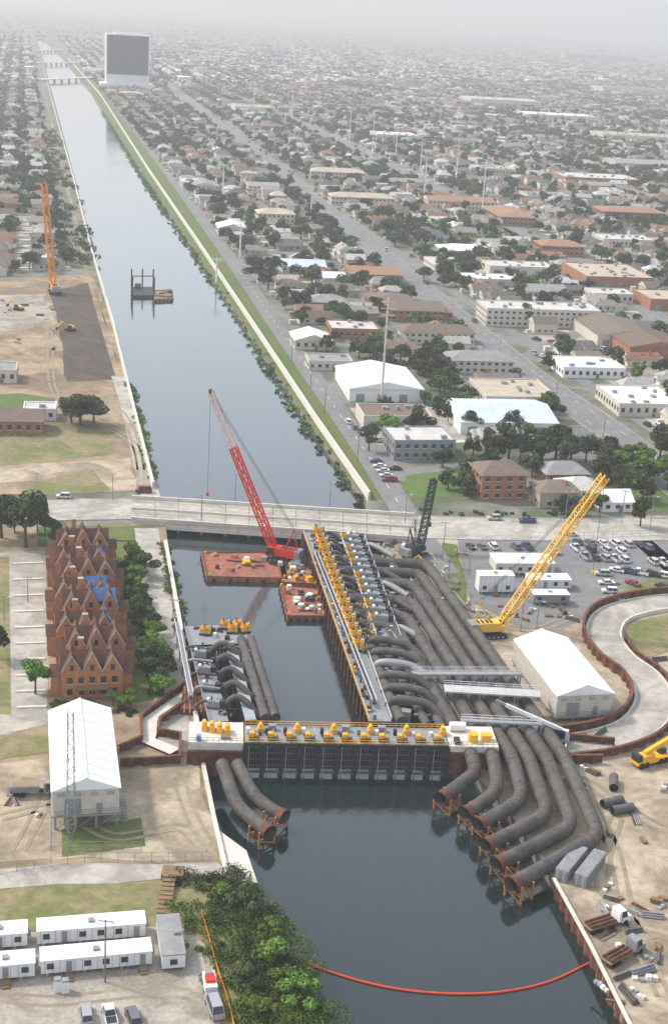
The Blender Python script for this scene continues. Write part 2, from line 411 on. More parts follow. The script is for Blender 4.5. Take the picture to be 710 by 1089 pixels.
road('highway',[(430,560),(560,563),(760,563)],20,.12,'concrete',[-5,0,5],kerb=True)
road('cross_street',[(408,505),(520,492),(640,482),(720,500)],7,.09,'asphalt')
road('cross_street',[(330,395),(420,383),(545,385)],7,.09,'asphalt')
road('cross_street',[(250,282),(330,268),(407,272),(555,250)],8,.09,'asphalt')
road('cross_street',[(545,385),(640,345),(720,322)],8,.09,'asphalt')
# ------------------------------------------------------------------ bridge over the canal
br=MB(); P=[G(140,530,1.2),G(440,549,1.2),G(440,574,1.2),G(140,553,1.2)]
br.prism(P,0.0,1.2,'concrete','concrete_light')
def seg(a,b,n): return [a.lerp(b,i/n) for i in range(n+1)]
for a,b in ((P[0],P[1]),(P[3],P[2])):
    q=[Vector((p.x,p.y,0)) for p in seg(a,b,2)]; wall(br,q,.6,1.2,2.3,'concrete_light'); wall(br,q,.9,-1.0,0.02,'concrete_light')
m0,m1=P[0].lerp(P[3],.5),P[1].lerp(P[2],.5); q=seg(m0,m1,40)
wall(br,[Vector((p.x,p.y,0)) for p in (m0,m1)],.5,1.2,1.9,'concrete_light')
for off in (-5,5):
    qq=offset(q,off)
    for i in range(0,40,2): strip(br,[qq[i],qq[i+1]],.3,1.215,'road_mark')
for off in (-7.5,-2.2,2.4,7.4): strip(br,offset(q,off),.5,1.21,'track')
for i in range(1,12):
    a=P[0].lerp(P[1],i/12); b=P[3].lerp(P[2],i/12)
    strip(br,[a,b],.18,1.212,'asphalt_dark')
    for k in range(5):
        p=a.lerp(b,(k+.5)/5); br.tube([(p.x,p.y,-4),(p.x,p.y,0)],.45,'concrete',8)
    br.beam((a.x,a.y,-.6),(b.x,b.y,-.6),1,.9,'concrete')
br.obj('road_bridge')
for (a,b,wd) in (((50,86),(96,84),16),((44,68),(76,68),14),((40,55),(62,54),14)):
    x=MB(); p=G(*a);q2=G(*b); d=(q2-p).normalized()*30
    x.beam(p-d+Vector((0,0,3)),q2+d+Vector((0,0,3)),wd,1.5,'concrete_light')
    for k in range(7):
        c=p.lerp(q2,k/6); x.beam((c.x,c.y,-3),(c.x,c.y,2.3),wd*.8,2,'concrete')
    x.obj('road_bridge')
# ------------------------------------------------------------------ floodwalls
fw=MB(); q=gp([(392,532),(336,450),(267,345),(212,262),(158,182),(106,100),(72,62)]); wall(fw,q,.8,0,3.0,'concrete_light'); fw.obj('floodwall')
fw=MB(); q=gp([(163,520),(143,440),(120,345),(98,270),(78,190),(54,102),(44,64)]); wall(fw,q,.8,0,2.4,'concrete_light'); fw.obj('floodwall')
fw=MB(); q=gp([(176,578),(194,680),(204,740),(214,800)]); wall(fw,q,1.0,-3,1.2,'concrete_light'); fw.obj('floodwall')
fw=MB(); q=gp([(216,815),(227,870),(241,932)]); wall(fw,q,.8,-3,.9,'concrete_light')
sheetpile(fw,gp([(588,937),(628,1010),(668,1091),(690,1130)]),-3,.5,'rust','wall_cream'); fw.obj('canal_wall')
# ------------------------------------------------------------------ occupancy
OCC={}
def occ_add(x,y,r):
    OCC.setdefault((int(x//40),int(y//40)),[]).append((x,y,r))
def occ_free(x,y,r):
    i,j=int(x//40),int(y//40)
    for a in (i-1,i,i+1):
        for b in (j-1,j,j+1):
            for (p,q,s) in OCC.get((a,b),()):
                if (p-x)**2+(q-y)**2<(r+s)**2: return False
    return True
def rect_occ(M,w,l):
    nx=max(1,int(w/8)); ny=max(1,int(l/8))
    for i in range(nx):
        for j in range(ny):
            p=M@Vector(((i+.5)/nx*w,(j+.5)/ny*l,0)); occ_add(p.x,p.y,5)
def line_occ(pix,r):
    for p in resample(gp(pix),8): occ_add(p.x,p.y,r)
line_occ([(760,548),(655,463),(545,385),(407,272),(300,182),(150,70)],11)
line_occ([(800,412),(710,347),(640,293),(555,247),(448,192),(340,140),(190,78)],10)
line_occ([(408,505),(520,492),(640,482),(720,500)],5); line_occ([(330,395),(420,383),(545,385)],5)
line_occ([(250,282),(330,268),(407,272),(555,250)],5); line_occ([(545,385),(640,345),(720,322)],5)
# ------------------------------------------------------------------ buildings
def windows(mb,w,l,z0,h,st,step=3.2,mat='glass',ww=1.5,frame_=True):
    for s in range(st):
        zz=z0+h*(s+.32)/st; hh=h/st*.42
        n=max(1,int(w/step))
        for i in range(n):
            x=(i+.5)/n*w
            for y in (-.02,l+.02):
                mb.box(x,y,zz,ww,.12,hh,mat)
                if frame_: mb.box(x,y,zz-.16,ww+.3,.22,.14,'white_metal')
        n=max(1,int(l/step))
        for i in range(n):
            y=(i+.5)/n*l
            for x in (-.02,w+.02): mb.box(x,y,zz,.12,ww,hh,mat)
def bld(name,u0,u1,v,depth,h,kind='flat',roof='roof_light',wl='wall_cream',st=1,ang=ANG,rh=3,z0=0):
    a=G(u0,v); b=G(u1,v); d=Vector((math.cos(ang),math.sin(ang),0))
    wd=abs((b-a).dot(d)); M=frame(a,ang); rect_occ(M,wd,depth)
    W_=MB(M); W_.box(wd/2,depth/2,z0-.2,wd,depth,h-z0+.2,wl)
    T=MB(M)
    if kind=='flat':
        T.box(wd/2,depth/2,h,wd-.8,depth-.8,.25,roof)
        for (x,y,sx,sy) in ((wd/2,.2,wd+.1,.4),(wd/2,depth-.2,wd+.1,.4),(.2,depth/2,.4,depth-.81),(wd-.2,depth/2,.4,depth-.81)): T.box(x,y,h,sx,sy,.7,wl)
        for k in range(min(30,max(1,int(wd*depth/110)))):
            T.box(R.uniform(3,max(3.1,wd-3)),R.uniform(3,max(3.1,depth-3)),h+.26,R.uniform(1.2,2.5),R.uniform(1.2,2.5),R.uniform(.7,1.4),'steel_grey')
    elif kind=='gable': T.roof(wd/2,depth/2,depth if wd>depth else wd,wd if wd>depth else depth,h,rh,roof,wl,0,.6,alongx=wd>depth)
    elif kind=='hip': T.roof(wd/2,depth/2,depth if wd>depth else wd,wd if wd>depth else depth,h,rh,roof,wl,.9,.8,alongx=wd>depth)
    if name in('warehouse','supermarket') and kind!='flat':
        n=int(max(wd,depth)/4)
        for i in range(n+1):
            if wd>depth: T.beam((wd*i/n,-.6,h+.1),(wd*i/n,depth/2,h+rh+.08),.14,.1,wl); T.beam((wd*i/n,depth+.6,h+.1),(wd*i/n,depth/2,h+rh+.08),.14,.1,wl)
            else: T.beam((-.6,depth*i/n,h+.1),(wd/2,depth*i/n,h+rh+.08),.14,.1,wl); T.beam((wd+.6,depth*i/n,h+.1),(wd/2,depth*i/n,h+rh+.08),.14,.1,wl)
    Wn=MB(M)
    if name=='warehouse':
        for i in range(max(1,int(wd/9))): Wn.box((i+.5)*9 if wd>9 else wd/2,-.05,.05,3.4,.12,3.2,'steel_grey')
    else: windows(Wn,wd,depth,.3,h-.4,st)
    Wn.box(wd*.52+1,-.07,0,1.4,.1,2.3,'wood')
    return group(name,[('walls',W_),('roof',T),('windows',Wn)])
BL=[('brick_apartment_building',510,558,533,14,9,'hip','roof_brown','wall_brick',3),
('house',580,625,516,12,4,'hip','roof_grey','wall_brick',1),('house',602,640,532,12,3.5,'hip','roof_light','paint_white',1),('house',640,672,545,10,3.5,'gable','roof_white','paint_white',1),
('office_building',418,483,490,18,7,'flat','roof_light','steel_grey',2),('warehouse',386,458,457,18,5,'flat','roof_brown','wall_cream',1),
('warehouse',371,448,427,38,5.5,'gable','roof_white','paint_white',1),('warehouse',489,590,462,34,5,'gable','roof_blue','paint_white',1),
('supermarket',516,590,434,30,4.5,'flat','roof_tan','wall_cream',1),('filling_station',598,662,402,22,4.5,'flat','roof_white','paint_white',1),
('shop_building',657,722,443,30,5,'flat','roof_white','wall_cream',1),('apartment_building',478,544,397,16,6,'hip','roof_grey','wall_cream',2),
('school_building',516,632,347,22,9,'flat','roof_light','wall_cream',3),('warehouse',634,692,368,40,6,'gable','roof_brown','wall_cream',1),
('warehouse',668,730,382,40,6,'gable','roof_brown','wall_brick',1),('church',470,520,274,22,5,'hip','roof_white','wall_cream',1),
('apartment_building',530,566,240,60,7,'hip','roof_orange','wall_brick',2),('apartment_building',575,617,272,22,7,'hip','roof_orange','wall_brick',2),
('church',372,424,302,24,6,'gable','roof_orange','roof_orange',1),('chapel',344,366,303,12,4,'gable','roof_white','paint_white',1),
('apartment_building',415,470,342,24,6,'gable','roof_brown','wall_brick',2),('apartment_building',428,502,366,14,6,'hip','roof_brown','wall_cream',2),
('warehouse',622,690,305,50,6,'flat','roof_tan','wall_brick',1),('warehouse',690,760,330,30,6,'flat','roof_tan','wall_brick',1),
('warehouse',494,556,304,20,4,'flat','roof_white','wall_cream',1),('warehouse',520,585,292,22,5,'flat','roof_light','wall_cream',1),
('apartment_building',352,415,218,20,7,'hip','roof_tan','wall_cream',2),('office_building',274,312,237,20,7,'hip','roof_tan','wall_cream',2),
('shop_building',313,352,372,18,4.5,'gable','roof_white','wall_cream',1),('shop_building',352,402,360,20,4.5,'flat','roof_light','wall_brick',1),
('shop_building',328,374,394,14,4,'flat','roof_grey','wall_cream',1),('house',455,480,340,14,4,'hip','roof_orange','wall_brick',1),
('shop_building',300,345,290,20,4,'gable','roof_blue','wall_cream',1),('shop_building',395,440,330,24,4.5,'hip','roof_brown','wall_brick',1),
('apartment_building',640,700,235,30,8,'hip','roof_orange','wall_brick',2),('apartment_building',455,520,222,22,7,'gable','roof_orange','wall_cream',2),
('apartment_building',330,385,190,24,7,'hip','roof_tan','wall_cream',2),('warehouse',640,720,150,60,9,'flat','roof_tan','wall_cream',1),
('warehouse',560,620,128,70,10,'flat','roof_white','wall_cream',1),('warehouse',500,560,112,90,12,'flat','roof_light','wall_cream',1),
('warehouse',640,700,98,90,12,'flat','roof_orange','wall_cream',1),('office_building',530,575,44,80,40,'flat','roof_light','wall_cream',6),('office_building',600,640,62,80,25,'flat','roof_light','wall_cream',4),
('warehouse',400,440,150,50,8,'flat','roof_white','wall_cream',1),('warehouse',250,290,120,70,9,'flat','roof_tan','wall_cream',1),
('shop_building',640,690,262,26,5,'flat','roof_light','wall_cream',1),('shop_building',560,600,215,30,6,'flat','roof_grey','wall_cream',1),('warehouse',600,670,195,50,6,'flat','roof_light','wall_brick',1),('shop_building',500,545,185,36,6,'flat','roof_tan','wall_cream',1),('warehouse',655,720,180,50,7,'gable','roof_grey','wall_cream',1),
('shop_building',630,670,322,18,5,'flat','roof_light','wall_cream',1),('shop_building',560,600,318,18,4.5,'gable','roof_grey','wall_cream',1),('shop_building',330,368,330,16,4.5,'hip','roof_grey','wall_brick',1),('shop_building',232,262,250,22,5,'gable','roof_white','wall_cream',1),('apartment_building',205,232,205,30,6,'gable','roof_grey','wall_cream',2),
('shop_building',-20,18,407,14,5,'flat','roof_grey','wall_cream',1),('brick_house',-15,46,462,14,5,'gable','roof_brown','wall_brick',1),('shop_building',25,60,447,10,4,'flat','roof_light','paint_white',1)]
for b in BL: bld(*b,ang=ANG-math.radians(3) if b[3]<480 else ANG)
# tall office tower
a=G(113,94); b=G(147,94); wd=(b-a).length; M=frame(a,ANG); rect_occ(M,wd,60)
TH=wd*1.22
bd=MB(M); bd.box(wd/2,22,0,wd,44,TH,'white_metal'); bd.box(wd/2,22,-.1,wd*1.25,56,9,'paint_white'); bd.box(wd*.5,20,TH,wd*.6,22,3,'white_metal')
gl=MB(M); gl.box(wd/2,-.15,TH*.27,wd*.95,.4,TH*.71,'glass_blue')
fm=MB(M)
for i in range(19): fm.box(wd/2,-.4,TH*.27+i*TH*.71/18,wd*.95,.2,.2,'steel_dark')
for i in range(15): fm.box(wd*.025+i*wd*.95/14,-.4,TH*.27,.2,.22,TH*.71,'steel_dark')
for i in range(16): fm.box(wd+.1,22,TH*(.06+.058*i),.2,42,2.0,'glass_blue')
group('office_tower',[('walls',bd),('curtain_wall',gl),('mullions',fm)])
bld('low_building',149,158,92,40,18,'flat','roof_light','paint_white',3)
# townhouse row : separate stepped blocks, each with steep gables
a=G(66,744); bq=G(66,594); Ltot=(bq-a).dot(A); nU=8; Lu=Ltot/nU; wd=(G(138,744)-a).dot(B)
for k in range(nU):
    sh=[0,1.4,-.6,1.2,-.4,1.5,.2,1.0][k]; ht=6.6+[0,1.1,.2,1.3,0,1.1,.2,1.2][k]
    M=frame(a+A*(Lu*k)+B*sh,ANG); BL_=Lu-3.2; w2=wd-1.5
    Wl=MB(M); Wl.box(w2/2,BL_/2,0,w2,BL_,ht,'town_brick')
    for px in (-1.0,w2+1.0): Wl.box(px,BL_*.5,0,2.4,BL_*.6,ht-1.6,'town_brick')
    Wl.box(w2*.5,BL_+1.6,0,w2*.5,3.3,ht-2.2,'town_brick')
    Rf=MB(M)
    gw=w2/3
    for j in range(3):
        hh=[3.9,4.7,3.9][j]
        Rf.roof(gw*(j+.5),BL_*.5,gw-.05,BL_,ht,hh,'town_roof','town_brick',0,.02 if j==1 else .0)
    Rf.roof(w2*.5,BL_*.55,BL_*.55,w2,ht+.4,3.3,'town_roof','town_brick',0,.35,alongx=True)
    Rf.roof(-1.0,BL_*.5,BL_*.6,2.6,ht-1.6,2.2,'town_roof','town_brick',0,.25,alongx=True)
    Rf.roof(w2+1.0,BL_*.5,BL_*.6,2.6,ht-1.6,2.2,'town_roof','town_brick',0,.25,alongx=True)
    Rf.box(w2*.5,BL_+1.65,ht-2.2,w2*.5,3.2,.2,'roof_grey')
    Dt=MB(M)
    for j in range(3):
        hh=[3.9,4.7,3.9][j]; x0=gw*j; x1=gw*(j+1); xm=(x0+x1)/2
        Dt.beam((x0,-.1,ht+.1),(xm,-.1,ht+hh+.15),.2,.28,'concrete'); Dt.beam((x1,-.1,ht+.1),(xm,-.1,ht+hh+.15),.2,.28,'concrete')
        Dt.box(xm,-.07,ht+.5,.9,.12,1.3,'glass')
    Dt.box(w2*.33,BL_*.75,ht+1,1.2,1.0,4.8,'town_brick'); Dt.box(w2*.33,BL_*.75,ht+5.8,1.4,1.2,.25,'concrete')
    for x in (-2.24,w2+2.24):
        for z in (1,3.4):
            for y in (.36,.5,.64): Dt.box(x,BL_*y,z,.14,1.1,1.3,'glass')
    for z in (1.0,3.9):
        for i in range(5): 
            xx=1.8+i*(w2-3.6)/4; Dt.box(xx,-.06,z,1.2,.12,1.5,'glass'); Dt.box(xx,-.08,z-.18,1.5,.16,.14,'wall_cream')
    if k==0:
        Dt.box(w2*.5,-.9,2.9,w2*.5,1.8,.2,'wood')
        for xx in (w2*.27,w2*.5,w2*.73): Dt.box(xx,-1.6,0,.25,.25,2.9,'wood')
    if k in (2,3,4,6):
        xm=gw*2.5; z0=ht+.5
        xa=xm+R.uniform(0,.2); xb=w2+R.uniform(-.3,.1); ys=[BL_*t_ for t_ in (.02,.25,.5,.8)][:R.choice([3,4])]; vs=[]
        for y in ys: vs+=[(xa+R.uniform(-.3,.3),y,ht+4.25),(xb+R.uniform(-.4,.2),y,ht+1.0+R.uniform(0,.3))]
        Dt.add(vs,[(2*i,2*i+1,2*i+3,2*i+2) for i in range(len(ys)-1)],'tarp_blue')
        if k in (3,4): 
            vs=[]
            for i in range(5): x=w2*(.45+.5*i/4); vs+=[(x,BL_*.28+R.uniform(-.2,.2),ht+1.0+R.uniform(0,.2)),(x,BL_*.52,ht+3.9+R.uniform(0,.15))]
            Dt.add(vs,[(2*i,2*i+2,2*i+3,2*i+1) for i in range(4)],'tarp_blue')
    group('townhouse',[('walls',Wl),('roof',Rf),('windows_and_chimney',Dt)])
def hall(u0,u1,v,L_,leg):
    a=G(u0,v); wd=(G(u1,v)-a).dot(B); M=frame(a,ANG)
    s=MB(M)
    for i in range(4):
        for j in range(6): s.box(.4+i*(wd-.8)/3,.4+j*(L_-.8)/5,0,.45,.45,leg,'steel_grey')
    s.box(wd/2,L_/2,leg,wd+.6,L_+.6,.4,'steel_grey')
    for i in range(3):
        s.beam((.4+i*(wd-.8)/3,.4,0),(.4+(i+1)*(wd-.8)/3,.4,leg),.15,.15,'steel_grey')
    w_=MB(M); w_.box(wd/2,L_/2,leg+.4,wd,L_,5.4,'wall_cream')
    for i in range(15): w_.box((i+.5)*wd/15,-.03,leg+.4,.08,.1,5.3,'concrete_light')
    for j in range(24): 
        w_.box(wd+.03,(j+.5)*L_/24,leg+.4,.1,.08,5.3,'concrete_light'); w_.box(-.03,(j+.5)*L_/24,leg+.4,.1,.08,5.3,'concrete_light')
    w_.box(wd*.3,-.08,leg+.4,3,.1,3.4,'steel_grey'); w_.box(wd*.7,-.08,leg+.4,1.1,.1,2.2,'steel_grey')
    for i in range(4): w_.box((i+.5)*wd/4,-.08,leg+4.3,1.4,.1,.7,'steel_blue')
    r=MB(M); r.roof(wd/2,L_/2,wd,L_,leg+5.8,2.6,'white_fabric','white_fabric',0,.4)
    r.beam((wd/2,-.4,leg+8.42),(wd/2,L_+.4,leg+8.42),.6,.12,'white_metal')
    for j in range(9):
        y=(j+.5)*L_/9
        r.beam((-.35,y,leg+5.85),(wd/2,y,leg+8.44),.12,.1,'white_metal'); r.beam((wd+.35,y,leg+5.85),(wd/2,y,leg+8.44),.12,.1,'white_metal')
    st=MB(M)
    for k in range(8): st.box(wd+1.2,2+k*.5,k*leg/8,1.2,.5,.15,'steel_grey')
    for h_ in (.6,1.1): st.beam((-.3,-.3,leg+.4+h_),(wd+.3,-.3,leg+.4+h_),.07,.07,'steel_grey')
    group('generator_hall',[('platform',s),('walls',w_),('roof',r),('stairs',st)])
hall(57,127,884,32,3.0); hall(589,650,769,30,1.2)
# ------------------------------------------------------------------ gate structure
g0=G(259,826,-2.5); g1=G(474,829,-2.5); gd=(g1-g0); GL=gd.length; ga=math.atan2(gd.y,gd.x); M=frame((g0.x,g0.y,0),ga)
TZ=5.2
ab=MB(M); dk=MB(M); gt=MB(M); act=MB(M)
ab.box(-6,5,-4,11.5,9,TZ+4,'concrete_light'); ab.box(GL+5.5,5,-4,10.5,9,TZ+4,'concrete_light')
sheetpile(ab,[Vector((-12,.2,0)),Vector((-.4,.2,0))],-4,3.2,'rust'); sheetpile(ab,[Vector((GL+.4,.2,0)),Vector((GL+11,.2,0))],-4,3.6,'rust')
dk.box(GL/2,4.6,TZ-.7,GL,7.5,.7,'steel_grey'); dk.box(GL/2,.55,TZ-.5,GL,.5,.6,'steel_dark')
nb=11; bw=GL/nb
for i in range(nb+1):
    x=i*bw
    gt.box(x,.8,-4,.7,1.2,TZ+3.4,'steel_dark'); gt.tube([(x,3.5,-4),(x,3.5,TZ-.7)],.5,'steel_dark',8)
    gt.beam((x,8,-4),(x,1.5,TZ-1),.4,.4,'steel_dark')
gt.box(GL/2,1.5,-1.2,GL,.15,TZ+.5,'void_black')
for i in range(nb):
    x0=i*bw
    for k in range(1,8): gt.box(x0+k*bw/8,.85,-1.6,.16,.22,TZ+.9,'gate_steel')
    for k in range(5): gt.box(x0+bw/2,.7,-1.6+k*(TZ+.6)/4,bw-.7,.3,.16,'gate_steel')
    gt.box(x0+bw/2,.6,-1.75,bw-.8,.5,.35,'gate_steel')
    gt.tube([(x0+.9,.45,-3.2),(x0+.9,.45,TZ-.5)],.14,'steel_grey',6)
for y in (.4,8.2):
    for z in (.55,1.1): dk.beam((0,y,TZ+z),(GL,y,TZ+z),.1,.1,'machine_yellow')
    for i in range(34): dk.beam((i*GL/33,y,TZ),(i*GL/33,y,TZ+1.1),.09,.09,'machine_yellow')
for i in range(nb):
    x=(i+.5)*bw
    act.box(x,2.2,TZ,2.2,1.6,.8,'steel_dark'); act.box(x-.5,2.2,TZ+.8,1.0,1.1,.9,'machine_yellow'); act.tube([(x+.6,1.6,TZ+.9),(x+.6,3.0,TZ+.9)],.4,'steel_grey',10)
    act.tube([(x-.9,2.2,TZ+1.0),(x+.9,2.2,TZ+1.0)],.32,'machine_yellow',8)
    act.tube([(x+.1,2.3,TZ),(x+.1,2.3,TZ+2.3)],.13,'machine_yellow',6)
    if i%2==0: act.box(x+1.4,5.8,TZ,1.2,1.8,1.1,'machine_yellow'); act.tube([(x+1.4,5.2,TZ+1.5),(x+1.4,6.4,TZ+1.5)],.45,'machine_yellow',8)
    elif i%3: act.box(x,6.5,TZ,1.6,1.2,1.3,'steel_grey')
    act.box(x-1.2,5.2,TZ,.7,.9,R.uniform(.5,1.3),R.choice(['steel_dark','white_metal','steel_grey']))
    act.box(x+R.uniform(-1,1),4.0,TZ,R.uniform(.8,2.2),.5,R.uniform(.3,.8),R.choice(['steel_dark','rust','wood','steel_dark']))
for k in range(4): act.box(-8.5+k*1.6,6.4-k*.5,TZ,1.2,2.4,1.3,'machine_yellow'); act.tube([(-8.5+k*1.6,5.5-k*.5,TZ+1.6),(-8.5+k*1.6,7-k*.5,TZ+1.6)],.5,'machine_yellow',8)
act.tube([(GL+1.2,7.6,TZ+1),(GL+4.6,7.6,TZ+1)],1.0,'paint_white',14); act.box(GL+3,7.6,TZ-.01,3,.8,.3,'steel_grey')
act.tube([(GL+5.5,3,TZ),(GL+5.5,3,TZ+1.8)],1.1,'machine_yellow',12); act.box(GL+8.5,3.5,TZ,2.2,1.6,1.4,'machine_yellow')
act.box(-9.6,1.4,TZ,1,1,1.2,'tarp_blue'); act.box(-4,2.4,TZ,2,1,.6,'wood'); act.box(GL+2,2.2,TZ,1.2,2,.9,'steel_dark')
for (xa,xb) in ((-11.6,-.4),(GL+.4,GL+10.6)):
    for z in (.55,1.1): act.beam((xa,.6,TZ+z),(xb,.6,TZ+z),.08,.08,'steel_grey')
    for i in range(10): act.beam((xa+(xb-xa)*i/9,.6,TZ),(xa+(xb-xa)*i/9,.6,TZ+1.1),.08,.08,'steel_grey')
group('flood_gate',[('abutments',ab),('deck',dk),('gate_leaves',gt),('actuators',act)])
# ------------------------------------------------------------------ pump platforms
def quad(q,z): 
    c=[G(u,v,z) for u,v in q]
    def f(a,b,h=0.0):
        t=c[0].lerp(c[1],a).lerp(c[3].lerp(c[2],a),b); return Vector((t.x,t.y,z+h))
    return c,f
def pump_mesh():
    m=MB(); m.box(0,0,0,3.4,2.6,.35,'steel_dark')
    m.box(-.5,0,.35,1.5,1.5,1.5,'machine_yellow'); m.tube([(-.5,0,1.85),(-.5,0,2.7)],.62,'machine_yellow',10)
    m.tube([(-.5,0,2.7),(-.5,0,2.95)],.4,'steel_dark',8); m.box(.9,0,.35,.9,1.7,1.9,'machine_yellow'); m.box(.9,0,2.25,.7,1.2,.3,'steel_grey')
    m.tube([(-1.5,-.9,.6),(1.5,-.9,.6)],.2,'steel_grey',8); m.tube([(1.5,.9,.4),(1.5,.9,2.4)],.12,'steel_dark',6)
    return m.mesh('pump_motor')
PM=pump_mesh()
def engine_mesh():
    m=MB(); m.box(0,0,0,5.2,2.2,.3,'steel_dark'); m.box(-.6,0,.3,3.4,1.9,2.0,'steel_grey'); m.box(1.9,0,.3,1.3,2.0,2.2,'steel_dark')
    for k in range(5): m.box(-2+k*.75,-1.0,.6,.45,.1,1.4,'steel_blue')
    m.tube([(-1.2,0,2.3),(-1.2,0,3.4)],.2,'rust',8); m.tube([(.3,.5,2.3),(.3,.5,2.9),(1.0,.5,3.0)],.16,'steel_grey',6); m.box(-2.2,0,2.3,.7,1.4,.35,'white_metal')
    return m.mesh('engine_unit')
EM=engine_mesh()
PZ=3.0
c,f=quad([(322,566),(408,574),(478,768),(392,767)],PZ)
pl=MB()
pl.prism([f(0,0),f(.28,0),f(.28,1),f(0,1)],PZ-.5,PZ,'steel_grey','steel_dark')
pl.prism([f(.46,0),f(.76,0),f(.76,.62),f(.46,.62)],PZ-.5,PZ,'steel_grey','steel_dark')
for i in range(26):
    b=i/25
    for a_ in (0,.28,.46,.76,.97):
        p=f(a_,b,-.5); pl.tube([(p.x,p.y,-4),(p.x,p.y,PZ-.5)],.35,'rust',7)
    p=f(0,b,-.8); q2=f(1,b,-.8); pl.beam(p,q2,.5,.5,'steel_dark')
for a_ in (.0,.28,.46,.76):
    e_=.62 if a_>.4 else 1
    for h_ in (.55,1.1): pl.beam(f(a_,0,h_),f(a_,e_,h_),.09,.09,'machine_yellow' if a_==.0 else 'white_metal')
    for i in range(60): p=f(a_,i/60*e_); pl.beam(p,p+Vector((0,0,1.1)),.07,.07,'machine_yellow' if a_==0 else 'white_metal')
pl.prism([f(.28,0,-1.4),f(.46,0,-1.4),f(.46,1,-1.4),f(.28,1,-1.4)],.6,1.0,'steel_dark')
for k in range(10):
    b=.05+.09*k; p=f(.37,b,-1.6); pl.beam(f(.27,b,-.2),f(.47,b,-.2),1.2,.2,'steel_blue')
pl.obj('pump_platform')
rows=17; rot=math.atan2((c[1]-c[0]).y,(c[1]-c[0]).x)
for i in range(rows):
    b=.015+i*.042
    inst(PM,'pump_motor',f(.17,b),rot+R.uniform(-.05,.05),1.1+R.uniform(-.1,.15))
    if i<13:
        inst(EM,'engine_unit',f(.62,b+.018),rot+R.uniform(-.03,.03),.95)
        if i%4!=1: inst(PM,'pump_motor',f(.49,b+.01),rot,.75)
for k in range(6): inst(PM,'pump_motor',f(.40,.46+k*.035,-1.9),rot,1.15)
pp=MB()
for i in range(rows):
    b=.03+i*.042; h=2.1+R.uniform(-.3,.4)
    pp.tube(fillet([f(.23,b,-3.0),f(.23,b,h-1.0),f(.30,b,h),f(.40,b,h-1.4),f(.42,b,-2.5)],1.6,4),.5,'pipe_black',9)
for i in range(7):
    b=.05+i*.085
    pp.tube(fillet([f(.72,b,-2.0),f(.78,b,.4),f(.90,b+.02,.2),f(1.06,b+.05,-.8)],2.5,4),.85,'pipe_black' if i%3 else 'steel_grey',12)
pp.obj('pump_discharge_pipework')
mh=MB()
for i in range(6):
    b=.66+i*.055
    mh.tube(fillet([f(.30,b,-2.5),f(.32,b,1.4),f(.55,b+.01,2.2),f(.78,b+.02,1.8),f(1.0,b+.05,-1.0)],3,6),.95,'pipe_black' if i!=2 else 'steel_grey',14)
    p=f(.5,b+.026,0); mh.box(p.x,p.y,PZ-2.5,2.2,2.0,3.0,R.choice(['steel_grey','steel_blue','white_metal','steel_dark']),rot=rot)
    mh.tube([f(.60,b+.028,-.5),f(.95,b+.03,-.5)],.35,'steel_grey',8)
mh.tube(fillet([f(.36,.62,-.3),f(.36,.9,-.3),f(.42,.99,-.6)],3,5),1.3,'pipe_black',14)
mh.obj('pipe_manifold')
pc=MB()
for _ in range(170):
    a_=R.choice([R.uniform(.03,.10),R.uniform(.5,.74),R.uniform(.8,1.0)]); b=R.random()
    if a_>.45 and a_<.78 and b>.6: continue
    p=f(a_,b,-1.6 if a_>.78 else 0); s=R.uniform(.4,1.4)
    pc.frus((p.x,p.y),p.z,s,s*R.uniform(.5,1.6),p.z+R.uniform(.4,1.6),s*.9,s*.8,R.choice(['white_metal','steel_grey','steel_blue','steel_dark','steel_dark','machine_yellow','rust','wood','tarp_blue']),rot=rot)
pc.obj('equipment_crates')
c2,f2=quad([(196,666),(264,664),(292,764),(222,768)],PZ-.5)
pl=MB(); pl.prism([f2(0,0),f2(1,0),f2(1,.22),f2(0,.22)],2.0,2.5,'steel_grey','steel_dark'); pl.prism([f2(0,.3),f2(.3,.3),f2(.3,1),f2(0,1)],2.0,2.5,'steel_grey','steel_dark')
pl.prism([f2(.55,.3),f2(.72,.3),f2(.72,1),f2(.55,1)],2.0,2.5,'steel_blue','steel_dark')
for i in range(9):
    for a_ in (0,.3,.55,.72,1):
        p=f2(a_,i/8); pl.tube([(p.x,p.y,-4),(p.x,p.y,2.0)],.35,'rust',7)
    pl.beam(f2(0,i/8,-.7),f2(1,i/8,-.7),.4,.4,'steel_dark')
for a_ in (0,1):
    for h_ in (.55,1.1): pl.beam(f2(a_,0,h_),f2(a_,1 if a_==0 else .22,h_),.09,.09,'steel_grey')
pl.obj('pump_platform')
for k in range(4): inst(PM,'pump_motor',f2(.62+k*.10,.04+.05*(k%2)),rot+.2*k,.9)
for k in range(4): inst(EM,'engine_unit',f2(.16,.36+k*.17),rot,.8)
inst(PM,'pump_motor',f2(.3,.1),rot,.9)
pp=MB()
for k in range(5):
    b=.28+k*.14
    pp.tube(fillet([f2(.34,b,-3.5),f2(.36,b,.8),f2(.5,b,1.9),f2(.66,b+.04,.8),f2(.80,b+.08,-1.5)],3,6),.75,'pipe_black',12)
    pp.tube(fillet([f2(-.15,b,-1),f2(-.05,b,1.2),f2(.28,b+.03,1.0)],2,4),.38,'steel_grey' if k%2 else 'pipe_black',10)
for (a0,a1) in ((.82,.86),(.97,1.02)):
    pp.tube([f2(a0,.18,.2),f2(a1,1.0,.2)],1.1,'pipe_black',14)
